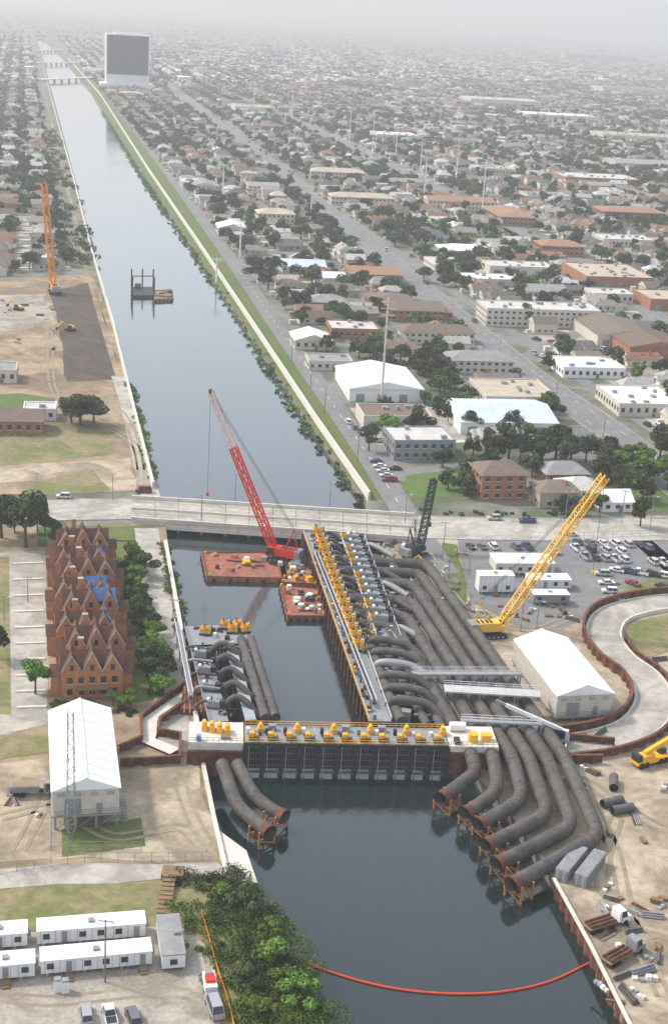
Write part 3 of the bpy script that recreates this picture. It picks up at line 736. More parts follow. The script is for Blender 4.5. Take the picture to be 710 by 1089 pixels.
for k in range(40):
    p=f2(R.uniform(.02,.95),R.uniform(.02,.95)); s=R.uniform(.4,1.2); pp.frus((p.x,p.y),1.5,s,s*1.3,1.5+R.uniform(1.3,2.3),s*.9,s,R.choice(['steel_grey','steel_dark','white_metal','steel_dark','rust']),rot=rot)
pp.obj('pump_discharge_pipework')
# ------------------------------------------------------------------ big discharge pipes
def bigpipe(pts,r=1.45,support=True,name='discharge_pipe'):
    path=fillet(pts,4,6); m=MB(); m.tube(path,r,'pipe_black',20,caps=False)
    rs=resample(path,9)
    for i in range(1,len(rs)-1):
        d=(rs[i+1]-rs[i]).normalized(); m.tube([rs[i]-d*.1,rs[i]+d*.1],r+.05,'pipe_band' if i%4 else 'rust',20)
    e=path[-1]; d=(path[-1]-path[-2]).normalized()
    m.tube([e-d*.6,e],r+.05,'rust',20,caps=False,r1=r+.3); m.tube([e,e-d*2.5],r+.27,'rust',20,caps=False,r1=r-.1)
    m.tube([e-d*1.6,e-d*2.0],r-.02,'void_black',18)
    parts=[('pipe_barrel',m)]
    if support:
        s=MB(); x=Vector((d.y,-d.x,0)).normalized()
        for t in (.9,4.0):
            for sg in (-1,1):
                p=e-d*t+x*sg*(r+.5); s.tube([(p.x,p.y,-5),(p.x,p.y,e.z+.3)],.24,'rust_orange',8)
            p=e-d*t; 
            s.beam(Vector((p.x,p.y,e.z-r-.25))-x*(r+.9),Vector((p.x,p.y,e.z-r-.25))+x*(r+.9),.35,.4,'rust_orange')
            s.beam(Vector((p.x,p.y,-2.4))-x*(r+.5),Vector((p.x,p.y,e.z-r-.4))+x*(r+.5),.2,.2,'rust_orange')
        parts.append(('support_frame',s))
    group(name,parts)
PU=[499,521,541,558,577,596]; PV=[668,655,640,622,610,600]
EN=[[(505,822),(468,850)],[(529,842),(494,866)],[(556,850),(508,878)],[(583,866),(516,900)],[(609,879),(527,920)],[(637,889),(543,942)]]
for k in range(6):
    v0=PV[k]; pts=[G(ln(455,v0)-6,v0-4,3.2),G(ln(PU[k],v0),v0,2.6),G(ln(PU[k],770),770,2.6),G(ln(PU[k],790),790,3.6),G(ln(PU[k],806),806,3.6),G(*EN[k][0],2.0),G(*EN[k][1],.9)]
    bigpipe(pts)
for u8,va,vb in ((470,630,772),(485,616,774)):
    m=MB(); m.tube(fillet([G(ln(440,va),va-4,4),G(ln(u8,va),va,2.4),G(ln(u8,vb),vb,2.4)],5,6),1.0,'pipe_black',16); m.obj('transfer_pipe')
bigpipe([G(236,812,3.5),G(252,858,1.4),G(287,886,.8)],1.35)
bigpipe([G(252,812,3.5),G(272,850,1.4),G(303,869,.8)],1.3)
def walkway(a,b,wd,z,name='steel_walkway',mat='steel_blue'):
    p=G(*a,z); q2=G(*b,z); m=MB(); m.beam(p,q2,wd,.35,mat)
    d=(q2-p).normalized(); x=Vector((d.y,-d.x,0)); n=int((q2-p).length/2)
    for sg in (-1,1):
        o=x*sg*wd/2
        for h_ in (.6,1.15): m.beam(p+o+Vector((0,0,h_)),q2+o+Vector((0,0,h_)),.08,.08,'white_metal')
        for i in range(n+1): c_=p.lerp(q2,i/n)+o; m.beam(c_,c_+Vector((0,0,1.15)),.07,.07,'white_metal')
        for i in range(0,n+1,4): c_=p.lerp(q2,i/n)+o; m.beam((c_.x,c_.y,0),c_,.35,.35,'steel_grey')
    m.obj(name)
walkway((438,716),(552,716),2.0,5.5,mat='steel_grey'); walkway((472,732),(574,738),3.6,5.5,mat='roof_light'); walkway((490,766),(575,770),1.4,5.2,mat='steel_grey'); walkway((336,590),(398,748),1.0,4.2,mat='steel_dark'); walkway((188,662),(203,740),1.0,3.2,mat='steel_grey')
rk=MB()
for k in range(5):
    a=G(416+k*6,600+k*3,1.2+.2*k); b=G(466+k*7,722,1.2+.2*k); rk.tube([a,b],.28,'steel_grey' if k%2 else 'pipe_black',8)
rk.obj('fuel_line_rack')
m=MB(); strip(m,resample(gp([(232,730),(204,738),(160,768),(158,790),(186,802)]),3),3.2,.7,'concrete_light'); sheetpile(m,gp([(236,722),(208,723),(178,746),(150,768),(151,790),(126,802)]),-1,1.8); sheetpile(m,gp([(232,738),(208,745),(170,771),(168,783),(192,787),(191,812),(128,816)]),-1,1.8)
m.obj('sheet_pile_wall')
m=MB(); c_=[G(*p) for p in ((196,724),(232,722),(238,744),(220,762),(192,760))]; m.prism(c_,0,1.6,'rust','rust'); 
for k in range(7): a=G(197+k*5.5,726,1.65); b=G(196+k*6,758,1.65); m.beam(a,b,.25,.25,'rust_orange')
m.obj('cofferdam_cell')
sp_=smoothpath(gp([(740,640),(690,645),(652,656),(641,676),(655,700),(683,722),(695,748),(680,774),(645,789),(600,796),(530,800)]),6)
m=MB(); strip(m,resample(sp_,3),8.5,.9,'concrete'); wall(m,offset(sp_,4.4),.5,0,1.1,'concrete_light'); wall(m,offset(sp_,-4.4),.5,0,1.1,'concrete_light'); m.obj('access_road')
m=MB(); sheetpile(m,offset(sp_,5.4),-.5,2.6); sheetpile(m,offset(sp_,-5.4)[18:],-.5,1.8); m.obj('sheet_pile_wall')
m=MB(); sheetpile(m,gp([(520,772),(560,776),(596,790),(652,796)]),0,2.4); sheetpile(m,gp([(478,796),(520,806),(560,812),(640,812)]),-2,2.0); m.obj('sheet_pile_wall')
m=MB(); sheetpile(m,gp([(494,672),(516,712),(560,756),(585,778)]),0,1.4); m.obj('sheet_pile_wall')
# ------------------------------------------------------------------ cranes
def crawler(name,u,v,tip,rotc,boomw,n,mat,bmat=None,sc=1.0,z=0.0,dy=0,tipmat=None,mast=True):
    b=G(u,v,z); M=Matrix.Translation(b)@Matrix.Rotation(rotc,4,'Z')@Matrix.Scale(sc,4)
    body=MB(M)
    for sx in (-1.9,1.9):
        body.frus((sx,0),.0,1.1,6.2,.35,1.1,7.2,'rubber'); body.frus((sx,0),.35,1.1,7.2,1.2,1.1,6.4,'rubber'); body.box(sx,0,.4,1.2,5.2,.5,'steel_dark')
        for k in range(5): body.tube([(sx-.62,-2.4+k*1.2,.55),(sx+.62,-2.4+k*1.2,.55)],.38,'steel_grey',8)
    body.box(0,0,.7,2.8,2.6,.7,'steel_dark'); body.tube([(0,0,1.3),(0,0,1.7)],1.3,'steel_dark',14)
    up=MB(M); up.frus((0,-1.2),1.7,3.2,6.6,3.9,3.0,6.2,mat); up.box(0,-5,1.7,3.6,1.6,2.2,'steel_grey')
    up.frus((-1.2,2.9),1.7,1.4,2.2,3.9,1.3,1.6,'glass',dy=-.2); up.box(-1.2,2.7,3.9,1.4,1.9,.15,mat); up.box(.9,2.3,1.7,1.2,1.6,1.4,mat)
    for i in range(4): up.box(0,-3.6+i*1.1,3.9,2,.5,.12,'steel_dark')
    bm=MB(); f0=M@Vector((0,2.0,2.2)); T=RY(tip[0],tip[1],b.y+dy); e=.66 if tipmat else 1
    bm.lattice(f0,f0.lerp(T,e),boomw,boomw*.85,int(n*e),.075*boomw,bmat or mat)
    if tipmat: bm.lattice(f0.lerp(T,e),T,boomw*.85,boomw*.6,int(n*.34),.075*boomw,tipmat,taper=False)
    cb=MB(); mt=M@Vector((0,-3.5,9.5))
    cb.beam(M@Vector((0,-1,3.9)),mt,.35,.35,mat); cb.beam(M@Vector((0,-4.6,3.9)),mt,.25,.25,mat)
    for o in (-.3,.3): cb.beam(mt+Vector((o,0,0)),T+Vector((o,0,0)),.1,.1,'steel_dark')
    hk=Vector((T.x,T.y,T.z*.35)); cb.beam(T,hk,.1,.1,'steel_dark'); cb.box(hk.x,hk.y,hk.z-1.2,.7,.7,1.2,mat); cb.tube([T+Vector((-.5,0,0)),T+Vector((.5,0,0))],.6,'steel_dark',10)
    group(name,[('crawler_tracks',body),('superstructure',up),('lattice_boom',bm),('pendant_cables',cb)])
def barge(name,corners,mat='barge_red',h=1.2,nc=14):
    cs=[G(u,v,-1.3) for u,v in corners]; m=MB(); m.prism(cs,-3.2,-1.3,mat)
    cen=sum(cs,Vector())/4
    for i in range(4):
        a,b=cs[i],cs[(i+1)%4]; wall(m,[a.lerp(cen,.03),b.lerp(cen,.03)],.3,-1.3,-1.0,'rust')
        for k in range(5):
            p=a.lerp(b,(k+.5)/5); d=(b-a).normalized(); o=Vector((d.y,-d.x,0))*.35
            if (p+o-cen).length<(p-cen).length: o=-o
            m.tube([(p+o*.2)+Vector((0,0,-.7)),(p+o)+Vector((0,0,-.7))],.55,'rubber',10)
        m.tube([a.lerp(cen,.1),a.lerp(cen,.1)+Vector((0,0,.9))],.3,'machine_yellow',8)
    def q(a,b): return cs[0].lerp(cs[1],a).lerp(cs[3].lerp(cs[2],a),b)
    for k in range(nc):
        p=q(R.uniform(.08,.92),R.uniform(.1,.9)); mt=R.choice(['white_metal','machine_yellow','steel_grey','wood','rust_orange','steel_dark','concrete_light'])
        s=R.uniform(.8,2.2); m.frus((p.x,p.y),-1.29,s,s*R.uniform(.5,1.4),-1.29+R.uniform(.4,1.4),s*.85,s*.8,mt,rot=R.uniform(0,3))
    for k in range(3):
        p=q(R.uniform(.1,.5),R.uniform(.2,.9)); p2=p+Vector((R.uniform(4,8),R.uniform(-1,1),0)); m.tube([p+Vector((0,0,.35)),p2+Vector((0,0,.35))],.25,'rust',8)
    m.obj(name)
barge('work_barge',[(214,588),(304,587),(307,616),(219,614)]); barge('work_barge',[(297,622),(341,626),(346,656),(305,656)],nc=20); barge('work_barge',[(296,600),(333,603),(338,622),(300,620)],nc=20)
crawler('crawler_crane',299,596,(224,416),math.radians(70),2.1,26,'crane_red',z=-1.3,dy=6,tipmat='boom_pale',sc=1.05)
crawler('crawler_crane',441,592,(461,510),math.radians(-40),2.0,16,'steel_dark',dy=10)
crawler('crawler_crane',521,676,(643,506),math.radians(-75),2.1,24,'crane_yellow',dy=14,sc=1.05)
crawler('crawler_crane',58,312,(47,196),math.radians(20),3.0,22,'crane_orange',dy=10,sc=1.25)
barge('work_barge',[(163,309),(183,308),(184,318),(164,319)],'wood',nc=6); 
m=MB(); cs=[G(u,v,-1) for u,v in ((140,305),(163,305),(164,314),(141,314))]; m.prism(cs,-3.2,-1,'steel_dark')
for c_ in cs+[cs[0].lerp(cs[1],.5)]: m.tube([(c_.x,c_.y,-5),(c_.x,c_.y,9)],.4,'steel_dark',8)
m.beam(cs[0]+Vector((0,0,6)),cs[1]+Vector((0,0,6)),.5,.5,'rust'); m.box(cs[0].x+4,cs[0].y-3,-1,3,3,2.5,'rust'); m.obj('spud_barge')
m=MB(); m.tube(smoothpath([G(u,v,-2.35) for u,v in ((296,1010),(330,1026),(390,1045),(450,1055),(520,1056),(580,1045),(626,1024))],8),.2,'boom_float',8); 
m.obj('containment_boom')
# ------------------------------------------------------------------ vehicles
def car_mesh(kind):
    m=MB(); L_,Wd,hb,hc={'sedan':(4.7,1.85,.85,1.42),'suv':(4.8,1.95,1.0,1.8),'pickup':(5.6,2.0,1.0,1.85),'van':(5.4,2.05,1.2,2.3)}[kind]
    m.frus((0,0),.3,Wd-.1,L_-.1,.6,Wd,L_,'car_paint'); m.frus((0,0),.6,Wd,L_,hb,Wd-.12,L_-.25,'car_paint')
    cy,cl={'sedan':(-.15,2.6),'suv':(-.5,3.4),'pickup':(.55,2.1),'van':(-.4,4.2)}[kind]
    m.frus((0,cy),hb,Wd-.15,cl,hc-.08,Wd-.5,cl-.9,'glass'); m.box(0,cy,hc-.08,Wd-.5,cl-.9,.08,'car_paint')
    for sy in (-1,1):
        for sx in (-1,1): m.beam((sx*(Wd-.2)/2,cy+sy*cl*.5,hb),(sx*(Wd-.52)/2,cy+sy*(cl-.9)*.5,hc-.04),.1,.1,'car_paint')
    m.beam(((Wd-.2)/2,cy,hb),((Wd-.5)/2,cy,hc-.04),.1,.12,'car_paint'); m.beam((-(Wd-.2)/2,cy,hb),(-(Wd-.5)/2,cy,hc-.04),.1,.12,'car_paint')
    if kind=='pickup': m.box(0,-1.65,hb,Wd-.4,2.0,.03,'steel_dark'); [m.box(sx*(Wd/2-.12),-1.6,hb,.12,2.1,.3,'car_paint') for sx in (-1,1)]; m.box(0,-2.66,hb,Wd-.2,.1,.3,'car_paint')
    for sx in (-1,1):
        for sy in (-1,1): m.tube([(sx*(Wd/2-.22),sy*L_*.31,.34),(sx*(Wd/2+.03),sy*L_*.31,.34)],.34,'rubber',12); m.tube([(sx*(Wd/2+.03),sy*L_*.31,.34),(sx*(Wd/2+.05),sy*L_*.31,.34)],.18,'steel_grey',8)
        m.box(sx*.65,L_/2-.04,.6,.4,.1,.16,'paint_white'); m.box(sx*.68,-L_/2+.04,.65,.3,.1,.16,'crane_red')
    return m.mesh('parked_car')
CARS=[car_mesh(k) for k in ('sedan','suv','pickup','van')]
def car(u,v,rot=None,z=.07,k=None,name='parked_car'):
    p=G(u,v); p.z=z; inst(CARS[k if k is not None else R.choice([0,0,1,1,2])],name,p,ANG+(rot if rot is not None else 0)+R.uniform(-.06,.06))
def row(u0,v0,u1,v1,n,rot=0,z=.07,gap=.2):
    for i in range(n):
        if R.random()>gap: car(u0+(u1-u0)*i/max(1,n-1),v0+(v1-v0)*i/max(1,n-1),rot,z)
row(500,583,560,583,6,.1); row(614,578,680,581,6,.1); row(622,594,704,600,9,.1); row(612,585,660,588,4,.1); row(655,608,704,614,5,.9); row(640,612,652,640,4,1.4); row(590,588,606,600,2,.1); row(566,588,576,596,2); row(688,584,706,588,2,.2); row(672,622,704,626,3,.5)
for u,v,k in ((68,530,1),(153,524,3),(560,556,2),(525,553,1),(420,500,0),(606,570,0),(30,548,0)): car(u,v,1.5,.15,k)
row(92,1083,142,1086,3,.1,.13,0); row(400,492,414,512,5,1.5); row(598,478,650,483,6,.1,.1); row(600,398,660,402,6,.1); row(570,362,640,372,10,.4); row(410,436,465,440,6); row(395,452,400,470,4,1.5); row(370,450,384,462,3); row(500,306,560,308,9); row(590,384,680,388,10,.2); row(560,375,590,384,5,.2); row(665,450,710,456,5)
def bl_line(pix,n,off,z=.13):
    q=smoothpath(gp(pix),6); q=resample(q,5)
    for o in off:
        qq=offset(q,o)
        for _ in range(n):
            i=R.randrange(1,len(qq)-1); p=qq[i]; d=qq[i+1]-qq[i]
            u,v=proj(p)
            if v<120: continue
            inst(R.choice(CARS),'car',(p.x,p.y,z),math.atan2(d.y,d.x)-math.pi/2)
bl_line([(760,548),(655,463),(545,385),(407,272),(300,182),(150,70)],24,(-6,6)); bl_line([(800,412),(710,347),(640,293),(555,247),(448,192),(340,140)],16,(-4,4)); bl_line([(472,610),(432,548),(372,456),(298,352),(240,268),(165,165)],4,(3,))
def truck(name,u,v,rot,cab='white_metal',load='dump',z=.06,sc=1):
    p=G(u,v); M=Matrix.Translation((p.x,p.y,z))@Matrix.Rotation(rot,4,'Z')@Matrix.Scale(sc,4); m=MB(M)
    m.box(0,-.5,.7,1.0,8.6,.35,'steel_dark'); m.frus((0,3.4),.6,2.3,2.0,1.7,2.3,2.0,cab); m.frus((0,2.6),1.7,2.3,1.8,2.9,2.1,1.3,'glass'); m.box(0,2.5,2.9,2.1,1.4,.12,cab); m.box(0,1.9,.9,2.3,.5,2.0,cab)
    for y in (3.2,-2.4,-3.7):
        for sx in (-1,1): m.tube([(sx*.75,y,.52),(sx*1.2,y,.52)],.52,'rubber',12)
    if load=='dump': m.frus((0,-1.9),1.1,2.2,5.2,2.5,2.6,5.8,cab if cab!='white_metal' else 'crane_orange'); m.box(0,-1.9,2.45,2.2,5.2,.1,'dirt')
    elif load=='flat': 
        m.box(0,-1.9,1.1,2.5,6.0,.2,'wood')
        for k in range(3): m.tube([(-.8+k*.8,-4.5,1.6),(-.8+k*.8,.8,1.6)],.3,'rust',8)
    elif load=='crane':
        m.box(0,-1.6,1.1,2.5,6.4,.6,'steel_blue'); m.box(-.6,-2.4,1.7,1.2,3,1.3,'glass_blue'); m.box(.7,-3.6,1.7,1,1.8,1.2,'white_metal')
        m.beam((.3,-3.2,3.0),(-.2,8.5,6.5),.6,.7,'white_metal'); m.beam((.2,0,3.9),(-.3,10.5,7.2),.45,.5,'steel_grey')
        for y in (-4.4,1.2): m.beam((-2.4,y,.8),(2.4,y,.8),.3,.3,'white_metal'); [m.box(sx*2.4,y,0,.5,.5,.8,'white_metal') for sx in (-1,1)]
    m.obj(name)
truck('truck_crane',578,792,math.radians(75),load='crane',z=.95,sc=1.1)
truck('dump_truck',38,845,math.radians(-80),cab='steel_grey'); truck('flatbed_truck',645,985,math.radians(-60),cab='paint_white',load='flat')
truck('flatbed_truck',662,1018,math.radians(-50),cab='steel_grey',load='flat')
def excavator(u,v,rot,z=.06,sc=1):
    p=G(u,v); M=Matrix.Translation((p.x,p.y,z))@Matrix.Rotation(rot,4,'Z')@Matrix.Scale(sc,4); m=MB(M)
    for sx in (-1.1,1.1): m.frus((sx,0),0,.6,3.6,.8,.6,4.2,'rubber')
    m.box(0,-.2,.8,2.6,3.2,.3,'steel_dark'); m.frus((.3,-.7),1.1,2.0,2.4,2.0,1.8,2.2,'crane_yellow'); m.frus((-.8,.6),1.1,1,1.6,2.7,.9,1.2,'glass'); m.box(-.8,.6,2.7,1,1.3,.1,'crane_yellow')
    m.beam((.3,.6,1.6),(.3,3.4,4.2),.4,.5,'crane_yellow'); m.beam((.3,3.4,4.2),(.3,5.6,2.0),.35,.4,'crane_yellow'); m.frus((.3,5.8),.9,1.0,.6,1.9,1.1,1.1,'steel_dark'); m.obj('excavator')
for a in ((75,352,2.2),(20,330,1.2),(455,608,1.2)): excavator(a[0],a[1],a[2],sc=1.15 if a[1]<400 else 1.0)
p=G(690,812); m=MB(frame((p.x,p.y,.06),math.radians(-60)))
m.box(0,0,.8,2.6,9,.8,'machine_yellow'); m.frus((-.6,3.6),1.6,1.3,1.8,2.9,1.2,1.4,'glass'); m.box(.2,-1.5,1.6,2.2,3.4,1.2,'machine_yellow'); m.box(0,-3.9,1.6,2.2,1.2,1.5,'steel_dark')
m.beam((.2,-2,3.0),(.2,8.5,6.5),.9,1.0,'machine_yellow'); m.beam((.2,6,5.7),(.2,13,8.1),.6,.7,'machine_yellow')
for y in (-3.4,-2,2,3.4):
    for sx in (-1,1): m.tube([(sx*.9,y,.7),(sx*1.4,y,.7)],.7,'rubber',14)
m.obj('mobile_crane')
# ------------------------------------------------------------------ site offices, containers
def trailer(u0,u1,v,wd,ang,name='office_trailer',h=3.0,mat='white_metal',z=.13):
    a=G(u0,v);b=G(u1,v); L_=(b-a).length; M=frame((a.x,a.y,z),ang); m=MB(M); d=MB(M)
    m.box(L_/2,wd/2,.6,L_,wd,h-.6,mat); m.box(L_/2,wd/2,h,L_+.25,wd+.25,.15,'roof_white')
    for i in range(int(L_/3)): m.box(1+i*3,.3,0,.4,.4,.6,'concrete'); m.box(1+i*3,wd-.3,0,.4,.4,.6,'concrete')
    for i in range(int(L_/1.2)): m.box(.6+i*1.2,-.02,.65,.06,.06,h-.75,'steel_grey'); m.box(.6+i*1.2,wd/2,h+.15,.08,wd+.2,.04,'white_metal')
    n=int(L_/2.6)
    for i in range(n):
        x=(i+.5)*L_/n
        if i%4==1: d.box(x,-.05,.6,.95,.1,2.05,'steel_grey'); d.box(x,-.8,0,1.3,1.3,.55,'wood'); d.box(x,-1.7,0,1.2,.5,.3,'wood')
        else: d.box(x,-.04,1.5,1.1,.1,.95,'glass'); d.box(x,-.03,1.42,1.25,.09,.07,'steel_dark')
    d.box(L_+.3,wd/2,1.4,.6,.9,1.1,'steel_grey'); d.box(L_*.5,wd*.5,h+.2,1,1,.3,'steel_grey')
    group(name,[('body',m),('windows_and_doors',d)])
trailer(40,155,1008,3.6,ANG+.0); trailer(44,162,1040,3.6,ANG+.02); trailer(-30,29,1014,3.6,ANG); trailer(-25,37,1047,3.6,ANG)
a=G(172,1036); M=frame((a.x,a.y,.13),ANG); m=MB(M); m.box(2,6,.5,3.8,11,2.5,'white_metal'); m.box(2,6,3.0,4.0,11.2,.2,'roof_grey')
for j in range(4): m.box(4-.08,1.8+j*2.8,1.4,.1,1,1,'glass')
m.box(2,.46,1.2,1.2,.1,1,'glass'); m.box(3,6,3.2,1,1,.5,'steel_grey'); m.obj('office_trailer')
def toilet(u,v):
    p=G(u,v); m=MB(frame((p.x,p.y,.13),ANG)); m.box(0,0,0,1.2,1.2,2.1,'paint_white'); m.frus((0,0),2.1,1.25,1.25,2.4,.9,.9,'steel_grey'); m.box(0,-.62,.1,.8,.06,1.8,'white_metal'); m.obj('portable_toilet')
toilet(62,1054); toilet(70,1055)
o=inst(CARS[3],'parked_van',(G(228,1075).x,G(228,1075).y,.13),ANG+.1,1.05)
p=G(223,1052); m=MB(frame((p.x,p.y,.13),ANG)); m.box(0,0,.4,2.0,4.2,1.5,'white_metal'); m.box(0,-.2,1.9,1.6,1.6,.5,'crane_red'); m.box(0,1.4,1.9,1.2,.9,.4,'steel_grey')
for sx in (-1,1):
    for y in (-1.2,1.2): m.tube([(sx*.8,y,.35),(sx*1.1,y,.35)],.35,'rubber',10)
m.obj('utility_trailer')
def container(u,v,rot,mat='steel_grey',L_=12.2,z=.06):
    p=G(u,v); m=MB(Matrix.Translation((p.x,p.y,z))@Matrix.Rotation(rot,4,'Z')); m.box(0,0,0,2.44,L_,2.6,mat)
    for i in range(int(L_/.6)):
        y=-L_/2+.3+i*.6
        m.box(1.24,y,.15,.08,.3,2.3,mat); m.box(-1.24,y,.15,.08,.3,2.3,mat); m.box(0,y,2.6,2.2,.3,.05,mat)
    for sx in (-.6,.6): m.box(sx,-L_/2-.04,.15,1.1,.08,2.3,mat); m.beam((sx,-L_/2-.12,.2),(sx,-L_/2-.12,2.4),.06,.06,'white_metal')
    m.obj('shipping_container')
container(606,925,ANG-.75,'steel_grey',10); container(626,930,ANG-.75,'steel_grey',10)
trailer(508,545,632,4,ANG-.06,'site_office',h=5.4,z=.06); trailer(526,588,612,8,ANG-.08,'open_shelter',h=3.6,mat='wall_cream'); trailer(562,606,628,5,ANG-.08,'site_office'); trailer(566,604,644,4,ANG-.08,'site_office',mat='steel_grey')
# ------------------------------------------------------------------ poles, towers
def pole(name,u,v,h,r=.25,arms=1,lat=False,mat='concrete'):
    p=G(u,v); m=MB()
    if lat: m.lattice(p,p+Vector((0,0,h)),1.6,1.0,int(h/1.8),.055,mat)
    else:
        m.tube([p,p+Vector((0,0,h))],r,mat,8,r1=r*.6)
        for k in range(arms): 
            z=h*(.96-.06*k); m.beam(p+Vector((-r*6,0,z)),p+Vector((r*6,0,z)),r*.5,r*.5,mat)
    m.obj(name)
pole('lattice_tower',76,892,27,lat=True,mat='steel_grey')
pole('monopole_tower',405,430,44,.5,3,mat='concrete_light')
for u,v,h in ((511,236,48),(484,200,45),(450,216,40),(395,170,50),(371,156,45),(446,190,36),(330,236,22),(237,208,26),(255,275,22),(420,172,40),(310,130,45),(270,115,45),(230,300,14)): pole('transmission_pole',u,v,h,.6,2,mat='white_metal')
for u,v,h in ((112,1045,12),(462,668,9),(553,672,10),(476,618,10),(498,612,9),(690,565,12),(470,596,12),(30,640,7),(600,556,11),(660,556,11),(350,540,9),(250,532,9),(120,532,9),(40,532,9),(214,556,9),(640,470,10),(590,430,10),(530,380,10),(480,338,10),(380,490,11),(345,440,11),(310,385,11),(430,560,11),(5,660,7),(570,668,8),(184,660,6),(330,412,10)):
    p=G(u,v); m=MB(); m.tube([p,p+Vector((0,0,h))],.16,'wood' if v>1000 or v<520 else 'steel_grey',7,r1=.1); m.beam(p+Vector((-1.2,0,h-.2)),p+Vector((1.2,0,h-.2)),.14,.14,'steel_grey'); m.box(p.x+1.2,p.y,h-.45,.7,.35,.2,'white_metal'); m.obj('street_lamp' if v<1000 else 'utility_pole')
for k in range(10):
    v=600+k*17; m=MB(); wall(m,gp([(14+k*.5,v),(46+k*.4,v-1)]),.8,.06,.35,'concrete_light'); m.obj('kerb_island')
def clutter(u0,u1,v0,v1,n,z=.06):
    for _ in range(n):
        u,v=R.uniform(u0,u1),R.uniform(v0,v1); p=G(u,v); m=MB(Matrix.Translation((p.x,p.y,z))@Matrix.Rotation(R.uniform(0,3.1),4,'Z')@Matrix.Scale(R.uniform(.45,.8),4)); t=R.random()
        if t<.3:
            mt=R.choice(['steel_grey','pipe_black','pipe_band'])
            for k in range(3): 
                for j in range(3-k): m.tube([(-3,(j+k*.5)*.62,.3+k*.54),(3,(j+k*.5)*.62,.3+k*.54)],.3,mt,8)
            m.obj('pipe_stack')
        elif t<.58:
            for k in range(R.randint(1,4)): m.box(0,0,k*.3,3.2-R.random(),1.3,.2,'wood'); m.box(0,.5,k*.3+.2,3,.1,.1,'wood')
            m.obj('timber_stack')
        elif t<.8:
            for k in range(R.randint(2,4)): m.frus((k*1.5,R.uniform(-.3,.3)),0,1.3,1.3,R.uniform(.5,1.2),1.2,1.2,R.choice(['white_metal','steel_grey','steel_blue','wood','concrete_light'])); 
            m.obj('equipment_crates')
        else:
            for k in range(4): m.beam((-3.5,k*.5,.2),(3.5,k*.5+.1,.2),.25,.35,R.choice(['rust','steel_grey']))
            m.obj('steel_beams')
clutter(635,705,840,900,6); clutter(640,705,945,1065,32); clutter(500,560,645,665,10); clutter(470,500,585,650,10); clutter(560,610,650,662,6); clutter(0,60,825,870,4); clutter(50,60,320,380,3); clutter(0,60,318,345,8); clutter(0,55,360,400,4); clutter(660,705,695,715,3); clutter(612,640,782,790,2,.95); clutter(130,150,1000,1060,2); clutter(410,440,560,590,10); clutter(585,640,815,832,6); clutter(640,700,618,640,4)
m=MB()
for (u,v,a_) in ((640,855,.5),(650,862,.4),(618,836,1.9),(652,838,1.4)):
    p=G(u,v,1.0); d=Vector((math.cos(a_),math.sin(a_),0)); m.tube([p,p+d*5],.95,'pipe_band',16,caps=False); m.tube([p+d*.3,p+d*.6],.9,'void_black',16); m.tube([p+d*4.4,p+d*4.7],.9,'void_black',16)
m.obj('pipe_sections')
m=MB(); q=resample(gp([(214,972),(222,1000),(230,1030),(243,1070),(250,1100)]),2)
wall(m,q,.06,.1,1.1,'crane_orange'); m.obj('safety_fence')
def fence(pix,h=2,z=.06):
    m=MB(); q=resample(gp(pix),3)
    for p in q: m.beam((p.x,p.y,z),(p.x,p.y,z+h),.09,.09,'steel_grey')
    for a,b in zip(q,q[1:]):
        for k in (.1,.5,1): m.beam((a.x,a.y,z+h*k),(b.x,b.y,z+h*k),.05,.05,'steel_grey')
    m.obj('wire_fence')
fence([(0,930),(90,917),(232,916)]); fence([(486,575),(500,640),(560,670)]); fence([(56,800),(54,905),(150,905)]); fence([(0,584),(50,580),(55,560)]); fence([(590,574),(700,570)])
m=MB()
for k in range(10): p=G(173+k*.8,975-k*4.2); m.box(p.x,p.y,.1+k*.12,2.4,1.0,.15,'wood')
m.box(G(184,932).x,G(184,932).y,.1,4,3,1.2,'wood'); m.obj('wooden_stairs')
# ------------------------------------------------------------------ trees
def leafquads(n,centers,size,rr):
    vs=[];fs=[]
    for _ in range(n):
        c=rr.choice(centers); 
        while True:
            d=Vector((rr.uniform(-1,1),rr.uniform(-1,1),rr.uniform(-1,1)))
            if .05<d.length<1: break
        d=d.normalized()*(d.length**.4)
        p=Vector((c[0]+d.x*c[3],c[1]+d.y*c[3],c[2]+d.z*c[3]*.75))
        nn=(d+Vector((rr.uniform(-.8,.8),rr.uniform(-.8,.8),rr.uniform(-.4,1.0)))).normalized()
        t=nn.orthogonal().normalized(); t=Matrix.Rotation(rr.uniform(0,6.28),3,nn)@t; b=nn.cross(t); s=size*rr.uniform(.6,1.3)
        o=len(vs); vs+=[p-t*s-b*s*.4,p+t*s*.2-b*s*.7,p+t*s+b*s*.3,p-t*s*.3+b*s*.8]; fs.append((o,o+1,o+2,o+3))
    return vs,fs
def tree_mesh(seed,h,cr_,n,size,mat='leaf'):
    rr=random.Random(seed); m=MB(); th=h*.42
    m.tube([(0,0,-.1),(.1,0,th*.5),(0,.1,th)],h*.035,'bark',7,r1=h*.022)
    cs=[]
    for k in range(11):
        a=rr.uniform(0,6.28); rad=cr_*rr.uniform(.25,.85); z=h*rr.uniform(.40,.86)
        if z>h*.7: rad*=.6
        c=(math.cos(a)*rad,math.sin(a)*rad,z,cr_*rr.uniform(.24,.48)); cs.append(c)
        if k<6: m.tube([(0,0,th*rr.uniform(.7,1)),(c[0]*.6,c[1]*.6,(th+c[2])*.5),(c[0],c[1],c[2])],h*.016,'bark',5,r1=h*.005)
    vs,fs=leafquads(n,cs,size,rr); m.add(vs,fs,mat); return m.mesh('broadleaf_tree')
